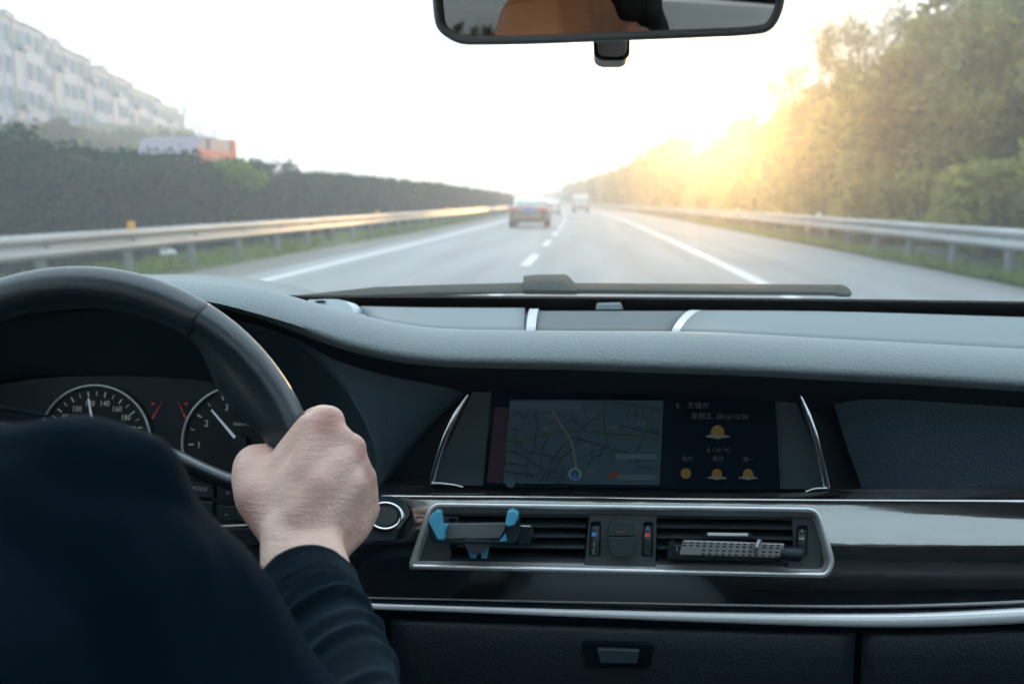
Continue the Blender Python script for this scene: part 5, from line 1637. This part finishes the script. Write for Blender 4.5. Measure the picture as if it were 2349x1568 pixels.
for s in (-1, 1):
    o = MB().ball(hc + V((s * .032, .086, -.005)), .0115, 12, 8).build('eye', m_eye, PE)
    sub(o, MB().ball(hc + V((s * .032, .0935, -.005)), .0052, 10, 6).build('iris', m_iris, PE))
m_hair = M('black_hair', (.006, .005, .005), .5, bump=[('noise', 60, .003, .5, (6, 6, .6))])
hr = blob([[(hc + V((0, -.025, .04)), .094), (hc + V((0, -.02, .05)), .092)], [(hc + V((-.04, .055, .085)), .022), (hc + V((.045, .055, .085)), .020)], [(hc + V((0, -.05, -.02)), .080), (hc + V((0, -.055, .0)), .085)]], .004, 'hair', None, 3, .5)
hr.materials.append(m_hair)
o = bpy.data.objects.new('hair', hr); COL.objects.link(o); o.parent = PE; o.location = -V(PE['_world'])

# jacket: torso, upper arm, sleeve
sl = [cam_pt(692, 1312, .62, 104), cam_pt(700, 1345, .608, 108), cam_pt(722, 1400, .588, 112), cam_pt(752, 1480, .562, 117), cam_pt(785, 1570, .530, 126), cam_pt(820, 1700, .49, 140), cam_pt(850, 1860, .46, 170), cam_pt(820, 1980, .43, 210)]
c0 = cam_pt(689, 1290, .628, 98)
c1 = cam_pt(705, 1296, .632, 98)
sleeve_side = [cam_pt(716, 1318, .625, 94), cam_pt(740, 1400, .595, 104), cam_pt(775, 1500, .56, 112), cam_pt(812, 1600, .525, 120)]
JS = blob([[c0] + sl, [c1] + sleeve_side], .0026, 'jacket_sleeve', None, 3, .5)
# open the cuff: cut the cap off beyond the cuff line and add folds
cu0 = H(690, 1262, .07)
ax = ((sl[3][0] - sl[0][0])).normalized()
bm = bmesh.new(); bm.from_mesh(JS)
cutn = (ax + V((0, -.25, -.05))).normalized()
cutp = cam_pt(692, 1264, .60, 1)[0]
bmesh.ops.bisect_plane(bm, geom=bm.verts[:] + bm.edges[:] + bm.faces[:], plane_co=cutp, plane_no=cutn, clear_inner=True)
for v in bm.verts:
    s_ = (v.co - cutp).dot(ax)
    side = (v.co - (sl[0][0] + ax * s_)).dot(V((1, 0, 0)))
    lat = noise.noise(v.co * 14)
    f = 0
    if s_ > .024:
        w = min(1, (s_ - .024) / .012)
        sq = s_ + side * .42 + side * side * 2.2 + lat * .012
        f = 0
        for f0, fw, fa in ((.034, .0045, .0020), (.052, .004, .0036), (.073, .005, .0042), (.090, .004, .0020), (.106, .006, .0044), (.133, .005, .0034), (.150, .006, .0046), (.178, .006, .004)):
            f += fa * math.exp(-((sq - f0) / fw) ** 2) * (.55 + .9 * noise.noise(v.co * 11 + V((f0 * 90, 0, 0))))
        f = w * (f * 2.0 - .0020 + .0026 * noise.noise(v.co * 22))
    elif s_ > .0225: f = -.0012
    elif s_ < .004: f = .0006
    v.co += v.normal * f
bm.to_mesh(JS); bm.free()
for p in JS.polygons: p.use_smooth = True
m_jack = M('jacket_cloth', (.0014, .006, .0105), .9, spec=.06, sheen=.11, bump=[('noise', 900, .0006, .5), ('noise', 25, .006, .3)])
m_jack2 = M('jacket_cloth_blue', (.0012, .0068, .0140), .9, spec=.03, sheen=.035, bump=[('noise', 900, .0005, .4), ('noise', 14, .012, .35)])
JS.materials.append(m_jack)
o = bpy.data.objects.new('jacket_sleeve', JS); COL.objects.link(o); o.parent = PE; o.location = -V(PE['_world'])
md = o.modifiers.new('thickness', 'SOLIDIFY'); md.thickness = .002; md.offset = -1
# cuff hem and seam
arm = [[cam_pt(-160, 1330, .40, 367), cam_pt(60, 1240, .40, 276), cam_pt(180, 1190, .40, 228), cam_pt(290, 1118, .405, 138)],
       [cam_pt(290, 1130, .405, 138), cam_pt(300, 1280, .41, 190), cam_pt(330, 1430, .415, 276), cam_pt(365, 1540, .42, 310), cam_pt(430, 1700, .43, 340), cam_pt(640, 1900, .44, 330), cam_pt(830, 1980, .44, 215)],
       [cam_pt(60, 1500, .40, 500), cam_pt(100, 1900, .40, 600)],
       [(V((-.24, .22, 1.04)), .075), (V((-.37, .12, 1.06)), .085), (V((-.50, .22, 1.04)), .075), (V((-.62, .45, .95)), .055)],
       [(V((-.30, .10, .98)), .13), (V((-.33, .06, .60)), .14)], [(V((-.44, .10, .98)), .13), (V((-.41, .06, .60)), .14)],
       [(V((-.37, .08, 1.10)), .065), (V((-.37, .06, 1.13)), .066)], [(V((-.24, .22, 1.04)), .07), (V((-.22, .34, 1.02)), .065)]]
JT = blob(arm, .0045, 'jacket', None, 4, .6)
jc = [v.co.copy() for v in JT.vertices]; jn = [v.normal.copy() for v in JT.vertices]; flat_ = []
for q, nn in zip(jc, jn):
    flat_ += list(q + nn * (.0035 * noise.noise(q * 8) + .0022 * math.sin((q.x * 1.0 + q.z * .25) * 120 + 3 * noise.noise(q * 7)) * .5))
JT.vertices.foreach_set('co', flat_)
JT.materials.append(m_jack2)
o = bpy.data.objects.new('jacket', JT); COL.objects.link(o); o.parent = PE; o.location = -V(PE['_world'])
for p in JT.polygons: p.use_smooth = True
# trousers on the seat
tr_ = blob([[(V((-.30, .05, .66)), .10), (V((-.25, .45, .68)), .085), (V((-.25, .80, .45)), .06)], [(V((-.44, .05, .66)), .10), (V((-.49, .45, .68)), .085), (V((-.49, .80, .45)), .06)]], .008, 'trousers', None, 4, .5)
tr_.materials.append(m_jack)
o = bpy.data.objects.new('trousers', tr_); COL.objects.link(o); o.parent = PE; o.location = -V(PE['_world'])

# specks of dust on the inside of the windscreen
m_speck = M('dust', (.75, .75, .72), .9)
b = MB(); rr = random.Random(3)
for k in range(260):
    u = rr.uniform(0, 2349); v = rr.uniform(20, 600)
    if u > 900 and rr.random() < .5: u = rr.uniform(0, 900)
    p = winpt(u, v, -.0065) if False else None
    t = rr.uniform(.05, .6); x = rr.uniform(-.62, .66)
    p = windpt(x, t, -.0065); b.ball(p, rr.choice([.00022, .00022, .0003, .0004]), 5, 4)
o = b.build('dust_specks', m_speck, CB, kind='stuff', merge=False)

for o in list(bpy.data.objects):
    if '_world' in o: del o['_world']
